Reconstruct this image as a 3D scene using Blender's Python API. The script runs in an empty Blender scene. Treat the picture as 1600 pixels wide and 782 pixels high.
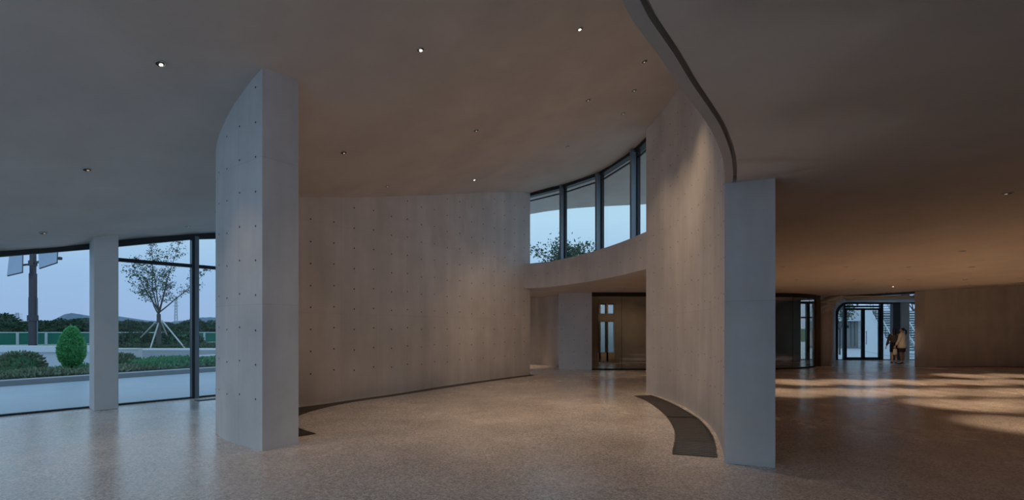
import bpy, bmesh, math, random
import numpy as np
from mathutils import Vector, Matrix
from mathutils.geometry import delaunay_2d_cdt

SC = bpy.context.scene
COL = SC.collection
rnd = random.Random(7)

# ------------------------------------------------------------------ camera
FPX, HY, CX, EYE = 755.0, 514.0, 800.0, 1.62      # focal length in px, horizon row, centre column, eye height
cam_d = bpy.data.cameras.new('camera')
cam_d.sensor_width = 36.0
cam_d.lens = FPX / 1600 * 36
cam_d.shift_y = (HY - 391.0) / 1600
cam_d.clip_end = 6000
cam = bpy.data.objects.new('camera', cam_d)
cam.location = (0, 0, EYE)
cam.rotation_euler = (math.pi / 2, 0, 0)
COL.objects.link(cam)
SC.camera = cam

# ------------------------------------------------------------------ world: dusk sky
world = bpy.data.worlds.new('dusk_sky')
SC.world = world
world.use_nodes = True
wn = world.node_tree.nodes; wl = world.node_tree.links
wn.clear()
w_out = wn.new('ShaderNodeOutputWorld'); w_bg = wn.new('ShaderNodeBackground')
w_tc = wn.new('ShaderNodeTexCoord'); w_sep = wn.new('ShaderNodeSeparateXYZ'); w_ramp = wn.new('ShaderNodeValToRGB')
wl.new(w_tc.outputs['Generated'], w_sep.inputs[0]); wl.new(w_sep.outputs['Z'], w_ramp.inputs[0])
wl.new(w_ramp.outputs[0], w_bg.inputs[0]); wl.new(w_bg.outputs[0], w_out.inputs[0])
el = w_ramp.color_ramp.elements
el[0].position = 0.0; el[0].color = (0.235, 0.34, 0.53, 1)
el[1].position = 1.0; el[1].color = (0.24, 0.38, 0.57, 1)
for p, c in ((0.08, (0.235, 0.37, 0.565, 1)), (0.22, (0.335, 0.51, 0.65, 1)), (0.45, (0.31, 0.49, 0.65, 1))):
    e = el.new(p); e.color = c
w_bg.inputs[1].default_value = 1.8
WARM = (1.0, 0.70, 0.44)

SC.view_settings.view_transform = 'Standard'
SC.view_settings.look = 'None'
SC.view_settings.exposure = 0.0
SC.view_settings.gamma = 1.0
SC.view_settings.use_curve_mapping = False
SC.cycles.max_bounces = 10
SC.cycles.diffuse_bounces = 6
SC.cycles.transparent_max_bounces = 16
SC.cycles.sample_clamp_indirect = 4.0
SC.cycles.use_denoising = True

# ------------------------------------------------------------------ helpers
def fl(px, py):                     # floor point seen at a pixel
    d = EYE * FPX / (py - HY)
    return ((px - CX) / FPX * d, d)

def tag(o, label=None, cat=None, group=None, kind=None):
    if label: o['label'] = label
    if cat: o['category'] = cat
    if group: o['group'] = group
    if kind: o['kind'] = kind
    return o

def link(name, me, mat=None, parent=None):
    o = bpy.data.objects.new(name, me)
    COL.objects.link(o)
    if mat is not None and me is not None and not me.materials:
        me.materials.append(mat)
    if parent is not None: o.parent = parent
    return o

def empty(name, loc=(0, 0, 0), rz=0):
    o = bpy.data.objects.new(name, None)
    o.empty_display_size = 0.2
    o.location = loc; o.rotation_euler = (0, 0, rz)
    COL.objects.link(o)
    return o

def copy_tree(o, parent=None):
    c = o.copy(); COL.objects.link(c); c.parent = parent
    for ch in list(o.children):
        copy_tree(ch, c)
    return c

class MB:
    """collects shapes, builds one mesh"""
    def __init__(s): s.v = []; s.f = []; s.uv = None
    def quad(s, a, b, c, d):
        n = len(s.v); s.v += [tuple(a), tuple(b), tuple(c), tuple(d)]; s.f.append((n, n+1, n+2, n+3))
    def box(s, c, size, rz=0.0, m=None):
        hx, hy, hz = size[0]/2, size[1]/2, size[2]/2
        n = len(s.v); ca, sa = math.cos(rz), math.sin(rz)
        for z in (-hz, hz):
            for x, y in ((-hx, -hy), (hx, -hy), (hx, hy), (-hx, hy)):
                p = Vector((x*ca - y*sa + c[0], x*sa + y*ca + c[1], z + c[2]))
                s.v.append(tuple(m @ p) if m else tuple(p))
        for f in ((3, 2, 1, 0), (4, 5, 6, 7), (0, 1, 5, 4), (1, 2, 6, 5), (2, 3, 7, 6), (3, 0, 4, 7)):
            s.f.append(tuple(n + i for i in f))
        return s
    def beam(s, a, b, w, h, up=(0, 0, 1)):
        a = Vector(a); b = Vector(b); d = (b - a).normalized(); up = Vector(up)
        if abs(d.dot(up)) > 0.99: up = Vector((0, 1, 0))
        r = d.cross(up).normalized() * (w/2); u = r.cross(d).normalized() * (h/2)
        n = len(s.v)
        for p in (a, b):
            for q in (-r - u, r - u, r + u, -r + u): s.v.append(tuple(p + q))
        for f in ((0, 1, 2, 3), (7, 6, 5, 4), (0, 4, 5, 1), (1, 5, 6, 2), (2, 6, 7, 3), (3, 7, 4, 0)):
            s.f.append(tuple(n + i for i in f))
        return s
    def tube(s, pts, rad, seg=8, cap=True):
        pts = [Vector(p) for p in pts]
        if not hasattr(rad, '__len__'): rad = [rad] * len(pts)
        n0 = len(s.v)
        prev = None
        for i, p in enumerate(pts):
            t = (pts[min(i+1, len(pts)-1)] - pts[max(i-1, 0)]).normalized()
            ref = Vector((1, 0, 0)) if abs(t.x) < 0.8 else Vector((0, 1, 0))
            if prev is not None: ref = prev
            a = (ref - t * ref.dot(t)).normalized(); b = t.cross(a); prev = a
            for k in range(seg):
                an = 2*math.pi*k/seg
                s.v.append(tuple(p + (a*math.cos(an) + b*math.sin(an)) * rad[i]))
        for i in range(len(pts)-1):
            for k in range(seg):
                k2 = (k+1) % seg
                s.f.append((n0+i*seg+k, n0+i*seg+k2, n0+(i+1)*seg+k2, n0+(i+1)*seg+k))
        if cap:
            s.f.append(tuple(n0 + k for k in range(seg))[::-1])
            s.f.append(tuple(n0 + (len(pts)-1)*seg + k for k in range(seg)))
        return s
    def lathe(s, prof, seg=24, c=(0, 0, 0), sx=1.0, sy=1.0):
        n0 = len(s.v)
        for r, z in prof:
            for k in range(seg):
                a = 2*math.pi*k/seg
                s.v.append((c[0]+r*math.cos(a)*sx, c[1]+r*math.sin(a)*sy, c[2]+z))
        for i in range(len(prof)-1):
            for k in range(seg):
                k2 = (k+1) % seg
                s.f.append((n0+i*seg+k, n0+i*seg+k2, n0+(i+1)*seg+k2, n0+(i+1)*seg+k))
        return s
    def build(s, name, mat, parent=None, smooth=False, fix=True):
        me = bpy.data.meshes.new(name)
        me.from_pydata(s.v, [], s.f)
        if fix:
            bm = bmesh.new(); bm.from_mesh(me)
            bmesh.ops.recalc_face_normals(bm, faces=bm.faces); bm.to_mesh(me); bm.free()
        if smooth:
            for p in me.polygons: p.use_smooth = True
        me.update()
        return link(name, me, mat, parent)

def catmull(pts, per=8):
    P = [Vector((p[0], p[1])) for p in pts]
    P = [2*P[0]-P[1]] + P + [2*P[-1]-P[-2]]
    out = []
    for i in range(1, len(P)-2):
        a, b, c, d = P[i-1], P[i], P[i+1], P[i+2]
        for k in range(per):
            t = k/per
            out.append(0.5*((2*b) + (c-a)*t + (2*a-5*b+4*c-d)*t*t + (3*b-a-3*c+d)*t**3))
    out.append(P[-2])
    return out

def resample(pts, step):
    L = [0.0]
    for i in range(1, len(pts)): L.append(L[-1] + (pts[i]-pts[i-1]).length)
    n = max(2, int(round(L[-1]/step)) + 1)
    out = []; j = 0
    for k in range(n):
        t = L[-1]*k/(n-1)
        while j < len(L)-2 and L[j+1] < t: j += 1
        u = 0 if L[j+1] == L[j] else (t-L[j])/(L[j+1]-L[j])
        out.append(pts[j].lerp(pts[j+1], min(max(u, 0), 1)))
    return out

def offset(pts, d):                 # to the left of travel for d>0
    out = []
    for i in range(len(pts)):
        t = (pts[min(i+1, len(pts)-1)] - pts[max(i-1, 0)]).normalized()
        out.append(pts[i] + Vector((-t.y, t.x))*d)
    return out

def inside(p, poly):
    x, y = p; c = False; n = len(poly); j = n-1
    for i in range(n):
        xi, yi = poly[i][0], poly[i][1]; xj, yj = poly[j][0], poly[j][1]
        if (yi > y) != (yj > y) and x < (xj-xi)*(y-yi)/(yj-yi) + xi: c = not c
        j = i
    return c

def densify(loop, step):
    out = []
    for i in range(len(loop)):
        a = Vector(loop[i][:2]); b = Vector(loop[(i+1) % len(loop)][:2])
        n = max(1, int((b-a).length/step))
        for k in range(n): out.append(a.lerp(b, k/n))
    return out

def sheet(name, outer, holes, zf, mat, step=1.0, thick=0.0, up=True, parent=None, grid=True):
    """a surface over a plan polygon with holes, its height a function of x, y"""
    loops = [densify(outer, step)] + [[Vector(p[:2]) for p in h] for h in holes]
    V = []; E = []
    for lp in loops:
        n0 = len(V); V += lp
        E += [(n0+i, n0+(i+1) % len(lp)) for i in range(len(lp))]
    if grid:
        xs = [p.x for p in loops[0]]; ys = [p.y for p in loops[0]]
        x = min(xs)+step*0.37
        while x < max(xs):
            y = min(ys)+step*0.41
            while y < max(ys):
                if inside((x, y), loops[0]) and not any(inside((x, y), h) for h in loops[1:]):
                    V.append(Vector((x, y)))
                y += step
            x += step
    r = delaunay_2d_cdt(V, E, [], 0, 1e-5)
    vv, ff = r[0], r[2]
    F = []
    for f in ff:
        c = ((vv[f[0]].x+vv[f[1]].x+vv[f[2]].x)/3, (vv[f[0]].y+vv[f[1]].y+vv[f[2]].y)/3)
        if inside(c, loops[0]) and not any(inside(c, h) for h in loops[1:]):
            a, b, d = (vv[i] for i in f)
            ccw = (b.x-a.x)*(d.y-a.y)-(b.y-a.y)*(d.x-a.x) > 0
            F.append(tuple(f) if ccw == up else tuple(f)[::-1])
    me = bpy.data.meshes.new(name)
    me.from_pydata([(p.x, p.y, zf(p.x, p.y)) for p in vv], [], F)
    for p in me.polygons: p.use_smooth = True
    o = link(name, me, mat, parent)
    if thick:
        m = o.modifiers.new('thickness', 'SOLIDIFY'); m.thickness = thick; m.offset = -1.0
    return o

def ribbon_wall(name, inner, outer, z0, ztop, mat, parent=None, zseg=1):
    """a wall between two plan lines of equal length, closed at both ends, with u,v in metres"""
    n = len(inner); V = []; F = []; UV = []
    L = [0.0]
    for i in range(1, n): L.append(L[-1] + (inner[i]-inner[i-1]).length)
    def grid(line, flip, uoff):
        b = len(V)
        for i, p in enumerate(line):
            t = ztop(p.x, p.y); s = z0(p.x, p.y)
            for k in range(zseg+1): V.append((p.x, p.y, s+(t-s)*k/zseg))
        for i in range(n-1):
            for k in range(zseg):
                q = [b+i*(zseg+1)+k, b+(i+1)*(zseg+1)+k, b+(i+1)*(zseg+1)+k+1, b+i*(zseg+1)+k+1]
                u = [(L[i]+uoff, V[q[0]][2]), (L[i+1]+uoff, V[q[1]][2]), (L[i+1]+uoff, V[q[2]][2]), (L[i]+uoff, V[q[3]][2])]
                if flip: q = q[::-1]; u = u[::-1]
                F.append(tuple(q)); UV.append(u)
        return b
    bi = grid(inner, False, 0); bo = grid(outer, True, 3.3)
    w = zseg+1
    smooth_n = len(F)
    for i in range(n-1):
        for k in (0, zseg):
            q = (bi+i*w+k, bo+i*w+k, bo+(i+1)*w+k, bi+(i+1)*w+k)
            F.append(q if k else q[::-1]); UV.append([(0, 0)]*4)
    th = (inner[0]-outer[0]).length
    for i, fl_ in ((0, False), (n-1, True)):
        for k in range(zseg):
            q = (bi+i*w+k, bi+i*w+k+1, bo+i*w+k+1, bo+i*w+k)
            u = [(7.1, V[q[0]][2]), (7.1, V[q[1]][2]), (7.1+th, V[q[2]][2]), (7.1+th, V[q[3]][2])]
            if fl_: q = q[::-1]; u = u[::-1]
            F.append(q); UV.append(u)
    me = bpy.data.meshes.new(name)
    me.from_pydata(V, [], F)
    uvl = me.uv_layers.new(name='UVMap')
    li = 0
    for pi, p in enumerate(me.polygons):
        for k in range(len(p.vertices)):
            uvl.data[li].uv = UV[pi][k]; li += 1
        p.use_smooth = pi < smooth_n
    bm = bmesh.new(); bm.from_mesh(me)
    bmesh.ops.recalc_face_normals(bm, faces=bm.faces)
    # keep hard edges at the ends
    for e in bm.edges:
        if len(e.link_faces) == 2 and e.calc_face_angle(0) > 0.6: e.smooth = False
    bm.to_mesh(me); bm.free()
    return link(name, me, mat, parent)

# ------------------------------------------------------------------ materials
def new_mat(name):
    m = bpy.data.materials.new(name); m.use_nodes = True
    nt = m.node_tree; b = nt.nodes['Principled BSDF']
    return m, nt, b

def plain(name, col, rough=0.6, metal=0.0, var=0.0, scale=6.0, bump=0.0, bscale=40.0, spec=0.5):
    m, nt, b = new_mat(name)
    b.inputs['Roughness'].default_value = rough; b.inputs['Metallic'].default_value = metal
    b.inputs['Specular IOR Level'].default_value = spec
    tc = nt.nodes.new('ShaderNodeTexCoord')
    nz = nt.nodes.new('ShaderNodeTexNoise'); nz.inputs['Scale'].default_value = scale; nz.inputs['Detail'].default_value = 5
    nt.links.new(tc.outputs['Object'], nz.inputs['Vector'])
    mx = nt.nodes.new('ShaderNodeMix'); mx.data_type = 'RGBA'
    mx.inputs[6].default_value = tuple(c*(1-var) for c in col)+(1,)
    mx.inputs[7].default_value = tuple(min(1, c*(1+var)) for c in col)+(1,)
    nt.links.new(nz.outputs['Fac'], mx.inputs[0]); nt.links.new(mx.outputs[2], b.inputs['Base Color'])
    if bump:
        n2 = nt.nodes.new('ShaderNodeTexNoise'); n2.inputs['Scale'].default_value = bscale
        nt.links.new(tc.outputs['Object'], n2.inputs['Vector'])
        bp = nt.nodes.new('ShaderNodeBump'); bp.inputs['Strength'].default_value = bump; bp.inputs['Distance'].default_value = 0.01
        nt.links.new(n2.outputs['Fac'], bp.inputs['Height']); nt.links.new(bp.outputs[0], b.inputs['Normal'])
    return m

def concrete(name, col, uv=True, amount=0.14):
    """fair-faced concrete: cloudy tone, faint upright formwork strips, pour line, fine pores"""
    m, nt, b = new_mat(name); N = nt.nodes; Lk = nt.links
    b.inputs['Roughness'].default_value = 0.72; b.inputs['Specular IOR Level'].default_value = 0.3
    tc = N.new('ShaderNodeTexCoord')
    src = tc.outputs['UV' if uv else 'Object']
    mp = N.new('ShaderNodeMapping'); mp.inputs['Scale'].default_value = (1.0, 0.16, 1.0) if uv else (1, 1, 1)
    Lk.new(src, mp.inputs[0])
    st = N.new('ShaderNodeTexNoise'); st.inputs['Scale'].default_value = 2.6 if uv else 0.9; st.inputs['Detail'].default_value = 6
    Lk.new(mp.outputs[0], st.inputs['Vector'])
    cl = N.new('ShaderNodeTexNoise'); cl.inputs['Scale'].default_value = 1.1; cl.inputs['Detail'].default_value = 7; cl.inputs['Roughness'].default_value = 0.6
    Lk.new(tc.outputs['Object'], cl.inputs['Vector'])
    ad = N.new('ShaderNodeMath'); ad.operation = 'ADD'
    Lk.new(st.outputs['Fac'], ad.inputs[0]); Lk.new(cl.outputs['Fac'], ad.inputs[1])
    rg = N.new('ShaderNodeMapRange'); rg.inputs[1].default_value = 0.65; rg.inputs[2].default_value = 1.35
    rg.inputs[3].default_value = 1-amount; rg.inputs[4].default_value = 1+amount
    Lk.new(ad.outputs[0], rg.inputs[0])
    mu = N.new('ShaderNodeMix'); mu.data_type = 'RGBA'; mu.blend_type = 'MULTIPLY'; mu.inputs[0].default_value = 1.0
    mu.inputs[6].default_value = col+(1,)
    Lk.new(rg.outputs[0], mu.inputs[7])
    last = mu.outputs[2]
    if uv:
        br = N.new('ShaderNodeTexBrick'); br.offset = 0.0
        br.inputs['Scale'].default_value = 1.0; br.inputs['Brick Width'].default_value = 0.98; br.inputs['Row Height'].default_value = 1.95
        br.inputs['Mortar Size'].default_value = 0.004; br.inputs['Mortar Smooth'].default_value = 0.3
        br.inputs['Color1'].default_value = (0.97, 0.97, 0.97, 1); br.inputs['Color2'].default_value = (1.03, 1.03, 1.03, 1)
        br.inputs['Mortar'].default_value = (0.86, 0.86, 0.86, 1)
        Lk.new(src, br.inputs['Vector'])
        m2 = N.new('ShaderNodeMix'); m2.data_type = 'RGBA'; m2.blend_type = 'MULTIPLY'; m2.inputs[0].default_value = 1.0
        Lk.new(last, m2.inputs[6]); Lk.new(br.outputs['Color'], m2.inputs[7]); last = m2.outputs[2]
    Lk.new(last, b.inputs['Base Color'])
    fn = N.new('ShaderNodeTexNoise'); fn.inputs['Scale'].default_value = 60.0; fn.inputs['Detail'].default_value = 3
    Lk.new(tc.outputs['Object'], fn.inputs['Vector'])
    bp = N.new('ShaderNodeBump'); bp.inputs['Strength'].default_value = 0.12; bp.inputs['Distance'].default_value = 0.01
    Lk.new(fn.outputs['Fac'], bp.inputs['Height']); Lk.new(bp.outputs[0], b.inputs['Normal'])
    return m

def terrazzo(name, col):
    m, nt, b = new_mat(name); N = nt.nodes; Lk = nt.links
    tc = N.new('ShaderNodeTexCoord')
    vo = N.new('ShaderNodeTexVoronoi'); vo.inputs['Scale'].default_value = 55.0
    Lk.new(tc.outputs['Object'], vo.inputs['Vector'])
    sp = N.new('ShaderNodeSeparateColor'); Lk.new(vo.outputs['Color'], sp.inputs[0])
    cl = N.new('ShaderNodeTexNoise'); cl.inputs['Scale'].default_value = 0.55; cl.inputs['Detail'].default_value = 8; cl.inputs['Roughness'].default_value = 0.62
    Lk.new(tc.outputs['Object'], cl.inputs['Vector'])
    r1 = N.new('ShaderNodeMapRange'); r1.inputs[3].default_value = 0.62; r1.inputs[4].default_value = 1.30; Lk.new(sp.outputs[0], r1.inputs[0])
    r2 = N.new('ShaderNodeMapRange'); r2.inputs[1].default_value = 0.2; r2.inputs[2].default_value = 0.8; r2.inputs[3].default_value = 0.68; r2.inputs[4].default_value = 1.30
    Lk.new(cl.outputs['Fac'], r2.inputs[0])
    mm = N.new('ShaderNodeMath'); mm.operation = 'MULTIPLY'; Lk.new(r1.outputs[0], mm.inputs[0]); Lk.new(r2.outputs[0], mm.inputs[1])
    mu = N.new('ShaderNodeMix'); mu.data_type = 'RGBA'; mu.blend_type = 'MULTIPLY'; mu.inputs[0].default_value = 1.0
    mu.inputs[6].default_value = col+(1,); Lk.new(mm.outputs[0], mu.inputs[7]); Lk.new(mu.outputs[2], b.inputs['Base Color'])
    r3 = N.new('ShaderNodeMapRange'); r3.inputs[1].default_value = 0.2; r3.inputs[2].default_value = 0.8; r3.inputs[3].default_value = 0.13; r3.inputs[4].default_value = 0.36
    Lk.new(cl.outputs['Fac'], r3.inputs[0]); Lk.new(r3.outputs[0], b.inputs['Roughness'])
    b.inputs['Specular IOR Level'].default_value = 0.5
    n4 = N.new('ShaderNodeTexNoise'); n4.inputs['Scale'].default_value = 5.0; n4.inputs['Detail'].default_value = 6
    Lk.new(tc.outputs['Object'], n4.inputs['Vector'])
    bp = N.new('ShaderNodeBump'); bp.inputs['Strength'].default_value = 0.08; bp.inputs['Distance'].default_value = 0.02
    Lk.new(n4.outputs['Fac'], bp.inputs['Height']); Lk.new(bp.outputs[0], b.inputs['Normal'])
    return m

def glass(name, tint=(0.89, 0.896, 0.896), refl=1.0):
    m = bpy.data.materials.new(name); m.use_nodes = True
    nt = m.node_tree; nt.nodes.clear()
    o = nt.nodes.new('ShaderNodeOutputMaterial'); mx = nt.nodes.new('ShaderNodeMixShader')
    t = nt.nodes.new('ShaderNodeBsdfTransparent'); t.inputs[0].default_value = tint+(1,)
    g = nt.nodes.new('ShaderNodeBsdfGlossy'); g.inputs['Roughness'].default_value = 0.0
    # Schlick reflectance of a thin sheet, the same from either face
    f = nt.nodes.new('ShaderNodeLayerWeight'); f.inputs[0].default_value = 0.5
    pw = nt.nodes.new('ShaderNodeMath'); pw.operation = 'POWER'; pw.inputs[1].default_value = 5.0
    mu = nt.nodes.new('ShaderNodeMath'); mu.operation = 'MULTIPLY_ADD'; mu.inputs[1].default_value = 0.9; mu.inputs[2].default_value = 0.04*refl; mu.use_clamp = True
    nt.links.new(f.outputs['Facing'], pw.inputs[0]); nt.links.new(pw.outputs[0], mu.inputs[0]); nt.links.new(mu.outputs[0], mx.inputs[0])
    nt.links.new(t.outputs[0], mx.inputs[1]); nt.links.new(g.outputs[0], mx.inputs[2]); nt.links.new(mx.outputs[0], o.inputs[0])
    return m

def leafy(name, col, var=0.35, trans=0.25):
    m, nt, b = new_mat(name); N = nt.nodes; Lk = nt.links
    b.inputs['Roughness'].default_value = 0.6; b.inputs['Specular IOR Level'].default_value = 0.25
    ge = N.new('ShaderNodeNewGeometry')
    mx = N.new('ShaderNodeMix'); mx.data_type = 'RGBA'
    mx.inputs[6].default_value = tuple(c*(1-var) for c in col)+(1,); mx.inputs[7].default_value = tuple(min(1, c*(1+var)) for c in col)+(1,)
    Lk.new(ge.outputs['Random Per Island'], mx.inputs[0]); Lk.new(mx.outputs[2], b.inputs['Base Color'])
    if trans:
        tr = N.new('ShaderNodeBsdfTranslucent'); Lk.new(mx.outputs[2], tr.inputs[0])
        ms = N.new('ShaderNodeMixShader'); ms.inputs[0].default_value = trans
        Lk.new(b.outputs[0], ms.inputs[1]); Lk.new(tr.outputs[0], ms.inputs[2]); Lk.new(ms.outputs[0], N['Material Output'].inputs[0])
    return m

def emit(name, col, s):
    m = bpy.data.materials.new(name); m.use_nodes = True
    nt = m.node_tree; nt.nodes.clear()
    o = nt.nodes.new('ShaderNodeOutputMaterial'); e = nt.nodes.new('ShaderNodeEmission')
    e.inputs[0].default_value = col+(1,); e.inputs[1].default_value = s
    nt.links.new(e.outputs[0], o.inputs[0])
    return m

M = dict(
    wall=concrete('fair_faced_concrete', (0.74, 0.71, 0.69)),
    ceil=concrete('plastered_concrete', (0.645, 0.59, 0.545), uv=False, amount=0.10),
    slab=concrete('low_ceiling_plaster', (0.70, 0.605, 0.525), uv=False, amount=0.08),
    pier=concrete('cast_concrete', (0.73, 0.715, 0.70), uv=False, amount=0.08),
    floor=terrazzo('terrazzo_floor', (0.70, 0.635, 0.605)),
    darkwall=plain('dark_absorbing_wall', (0.07, 0.055, 0.045), 0.7, 0, 0.2, 3.0),  # dark tone made up for unseen walls, to soak light off the right floor
    hole=plain('tie_hole_dark', (0.035, 0.032, 0.03), 0.9),
    frame=plain('dark_window_metal', (0.035, 0.042, 0.05), 0.4, 0.3, 0.1),
    fin=plain('grey_window_metal', (0.22, 0.26, 0.29), 0.35, 0.5, 0.05),
    glass=glass('clear_glass'),
    box_glass=glass('bronze_glass', (0.86, 0.83, 0.77), 2.0),
    header=plain('black_header', (0.02, 0.017, 0.015), 0.5),
    grate=plain('grate_metal', (0.26, 0.22, 0.19), 0.45, 0.6, 0.2),
    pit=plain('grate_pit', (0.014, 0.012, 0.011), 0.95),
    ring=plain('lamp_trim_metal', (0.55, 0.55, 0.55), 0.35, 0.6),
    can=plain('lamp_can_black', (0.02, 0.018, 0.015), 0.5),
    lampglow=emit('lamp_glow', (1.0, 0.85, 0.66), 14.0),
    lampdim=emit('lamp_faint_glow', (1.0, 0.72, 0.45), 0.5),
    paving=plain('granite_paving', (0.44, 0.495, 0.56), 0.45, 0, 0.10, 0.8, 0.1, 30),
    courtpave=plain('pale_court_paving', (0.72, 0.74, 0.76), 0.4, 0, 0.06, 0.8),
    asphalt=plain('asphalt', (0.20, 0.215, 0.235), 0.8, 0, 0.15, 1.5, 0.2, 60),
    kerb=plain('granite_kerb', (0.50, 0.52, 0.54), 0.6, 0, 0.15, 3.0),
    kerbdark=plain('dark_kerb_stone', (0.25, 0.265, 0.28), 0.6, 0, 0.15, 3.0),  # darker tone for the front strip of the kerb
    soil=plain('soil', (0.06, 0.055, 0.045), 0.95, 0, 0.3, 8.0),
    lawn=plain('lawn', (0.10, 0.16, 0.07), 0.9, 0, 0.4, 2.0),
    white=plain('white_render', (0.66, 0.68, 0.71), 0.7, 0, 0.05, 1.2),
    whitecap=plain('white_coping', (0.80, 0.82, 0.84), 0.6, 0, 0.04, 2.0),
    fence=plain('green_sheet', (0.008, 0.17, 0.12), 0.55, 0, 0.12, 0.8),
    post=plain('white_post', (0.62, 0.68, 0.74), 0.5),
    pole=plain('dark_pole_paint', (0.075, 0.07, 0.08), 0.5, 0.2, 0.1),
    solar=plain('solar_panel_face', (0.36, 0.43, 0.55), 0.3, 0.1, 0.05),
    bark=plain('grey_bark', (0.10, 0.095, 0.085), 0.9, 0, 0.3, 12.0, 0.4, 30),
    stake=plain('pale_stake', (0.62, 0.62, 0.60), 0.7, 0, 0.1),
    leaf=leafy('tree_leaf', (0.075, 0.125, 0.075)),
    leaf_top=leafy('topiary_leaf', (0.17, 0.52, 0.21)),
    leaf_pale=leafy('pale_shrub_leaf', (0.24, 0.29, 0.19)),
    leaf_hedge=leafy('hedge_leaf', (0.13, 0.34, 0.17)),
    leaf_far=leafy('far_tree_leaf', (0.055, 0.105, 0.065), 0.4, 0.1),
    hill=plain('hazy_wooded_hill', (0.17, 0.235, 0.30), 1.0, 0, 0.12, 0.02),  # distance haze is put into the base colour
    steel=plain('galvanised_steel', (0.36, 0.42, 0.47), 0.6, 0.2),
    plaster=plain('courtyard_plaster', (0.78, 0.80, 0.82), 0.8, 0, 0.06, 0.7),
    plasterdark=plain('courtyard_grey', (0.36, 0.355, 0.35), 0.8, 0, 0.1, 0.8),
    slat=plain('stone_slat', (0.58, 0.62, 0.62), 0.8, 0, 0.30, 2.2),
    slatgap=plain('slat_backing', (0.13, 0.15, 0.14), 0.9, 0, 0.3, 3.0),
    stair=plain('white_stair_paint', (0.75, 0.77, 0.80), 0.5),
    skin=plain('skin', (0.50, 0.31, 0.23), 0.6),
    hair=plain('dark_hair', (0.012, 0.010, 0.010), 0.5),
    greytop=plain('charcoal_knit', (0.055, 0.05, 0.055), 0.9, 0, 0.2, 30),
    black=plain('black_cloth', (0.008, 0.008, 0.009), 0.9),
    cream=plain('cream_cloth', (0.60, 0.52, 0.42), 0.9, 0, 0.06, 12),
    maroon=plain('dark_maroon_cloth', (0.03, 0.012, 0.016), 0.9),
    shoe=plain('black_leather', (0.01, 0.01, 0.01), 0.35),
    bag=plain('white_bag_cloth', (0.66, 0.63, 0.60), 0.8),
    tights=plain('dusky_tights', (0.20, 0.12, 0.10), 0.8),
)

# ------------------------------------------------------------------ the high ceiling's height over the plan
_C = [(-9.46, 8.93, 2.99), (-8.68, 9.86, 3.32), (-8.3, 10.19, 3.51), (-7.13, 11.65, 3.95), (-5.3, 13.8, 4.35),
      (-4.51, 7.37, 4.49), (-4.28, 7.1, 4.53), (-3.82, 6.75, 4.84), (-3.29, 6.37, 5.12), (-3.0, 6.79, 5.14),
      (-4.4, 9.97, 4.31), (-2.82, 12.1, 4.95), (-1.79, 13.9, 5.49), (-.39, 15.7, 6.05), (.64, 17.06, 6.45),
      (.85, 17.4, 6.5), (2.0, 16.2, 6.5), (3.0, 14.4, 6.45), (3.7, 12.6, 6.7), (3.4, 12.2, 6.74), (3.6, 10.45, 6.84), (3.2, 8.0, 6.8),
      (.7, 20.6, 6.5), (5.2, 19.0, 6.5), (7, 12, 6.7), (2.6, 5.8, 6.6),
      (-12, 6, 3.0), (-14, 1, 3.8), (-14, -2.5, 4.4), (-7, 3, 4.5), (-3, 2, 5.4), (0, 2, 5.8), (-7, -2.5, 5.6), (-2, -2.5, 6.3), (1, 10, 6.1)]
_A = np.array(_C); _n = len(_A)
def _phi(r2): return 0.5*r2*np.log(np.maximum(r2, 1e-9))
_d2 = ((_A[:, None, :2]-_A[None, :, :2])**2).sum(-1)
_K = np.zeros((_n+3, _n+3)); _K[:_n, :_n] = _phi(_d2)+np.eye(_n)*1.6
_P = np.c_[np.ones(_n), _A[:, :2]]; _K[:_n, _n:] = _P; _K[_n:, :_n] = _P.T
_w = np.linalg.solve(_K, np.r_[_A[:, 2], 0, 0, 0])
def ceil_z(x, y):
    r2 = (_A[:, 0]-x)**2+(_A[:, 1]-y)**2
    z = float(_phi(r2) @ _w[:_n] + _w[_n]+_w[_n+1]*x+_w[_n+2]*y)
    return min(max(z, 2.7), 7.1)
def ceil_hit(px, py):                      # where the sight line through a pixel meets the high ceiling
    u, v = (px-CX)/FPX, (HY-py)/FPX
    d = 2.0
    while d < 40:
        if EYE+v*d > ceil_z(u*d, d): break
        d += 0.02
    return u*d, d, ceil_z(u*d, d)
def slab_z(x, y):
    t = min(max((y-6)/12, 0), 1); t = t*t*(3-2*t)
    z = 3.37-0.33*t
    if x > 14: z += (x-14)*0.055*t
    return z
def slab_hit(px, py):
    u, v = (px-CX)/FPX, (HY-py)/FPX
    d = 2.0
    while d < 40:
        if EYE+v*d > slab_z(u*d, d): break
        d += 0.02
    return u*d, d, slab_z(u*d, d)

# ------------------------------------------------------------------ plan lines
V2 = lambda L: [Vector(p) for p in L]
RW_IN = resample(catmull([(2.56, 5.82), (2.73, 6.24), (3.06, 7.19), (3.31, 8.1), (3.47, 9.03), (3.57, 10.07), (3.58, 11.07), (3.51, 11.76), (3.40, 12.25)]), 0.12)
RW_OUT = offset(RW_IN, -0.54)
LW_IN = resample(catmull([(-3.0, 6.79), (-3.75, 7.33), (-4.28, 7.95), (-4.62, 8.75), (-4.66, 9.4), (-4.4, 9.97), (-4.04, 10.40), (-3.64, 11.0), (-2.82, 12.15), (-1.79, 13.85), (-.39, 15.75), (.64, 17.06)]), 0.12)
LW_OUT = offset(LW_IN, 0.51)
EDGE = resample(catmull([(2.56, 5.82), (2.46, 5.58), (2.14, 4.92), (1.78, 4.30), (1.55, 3.96), (1.21, 3.49), (.965, 3.13), (.74, 2.82), (.60, 2.60), (.32, 2.0), (.12, 1.2), (.08, .3), (.12, -1), (.1, -2.7)]), 0.15)
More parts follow.
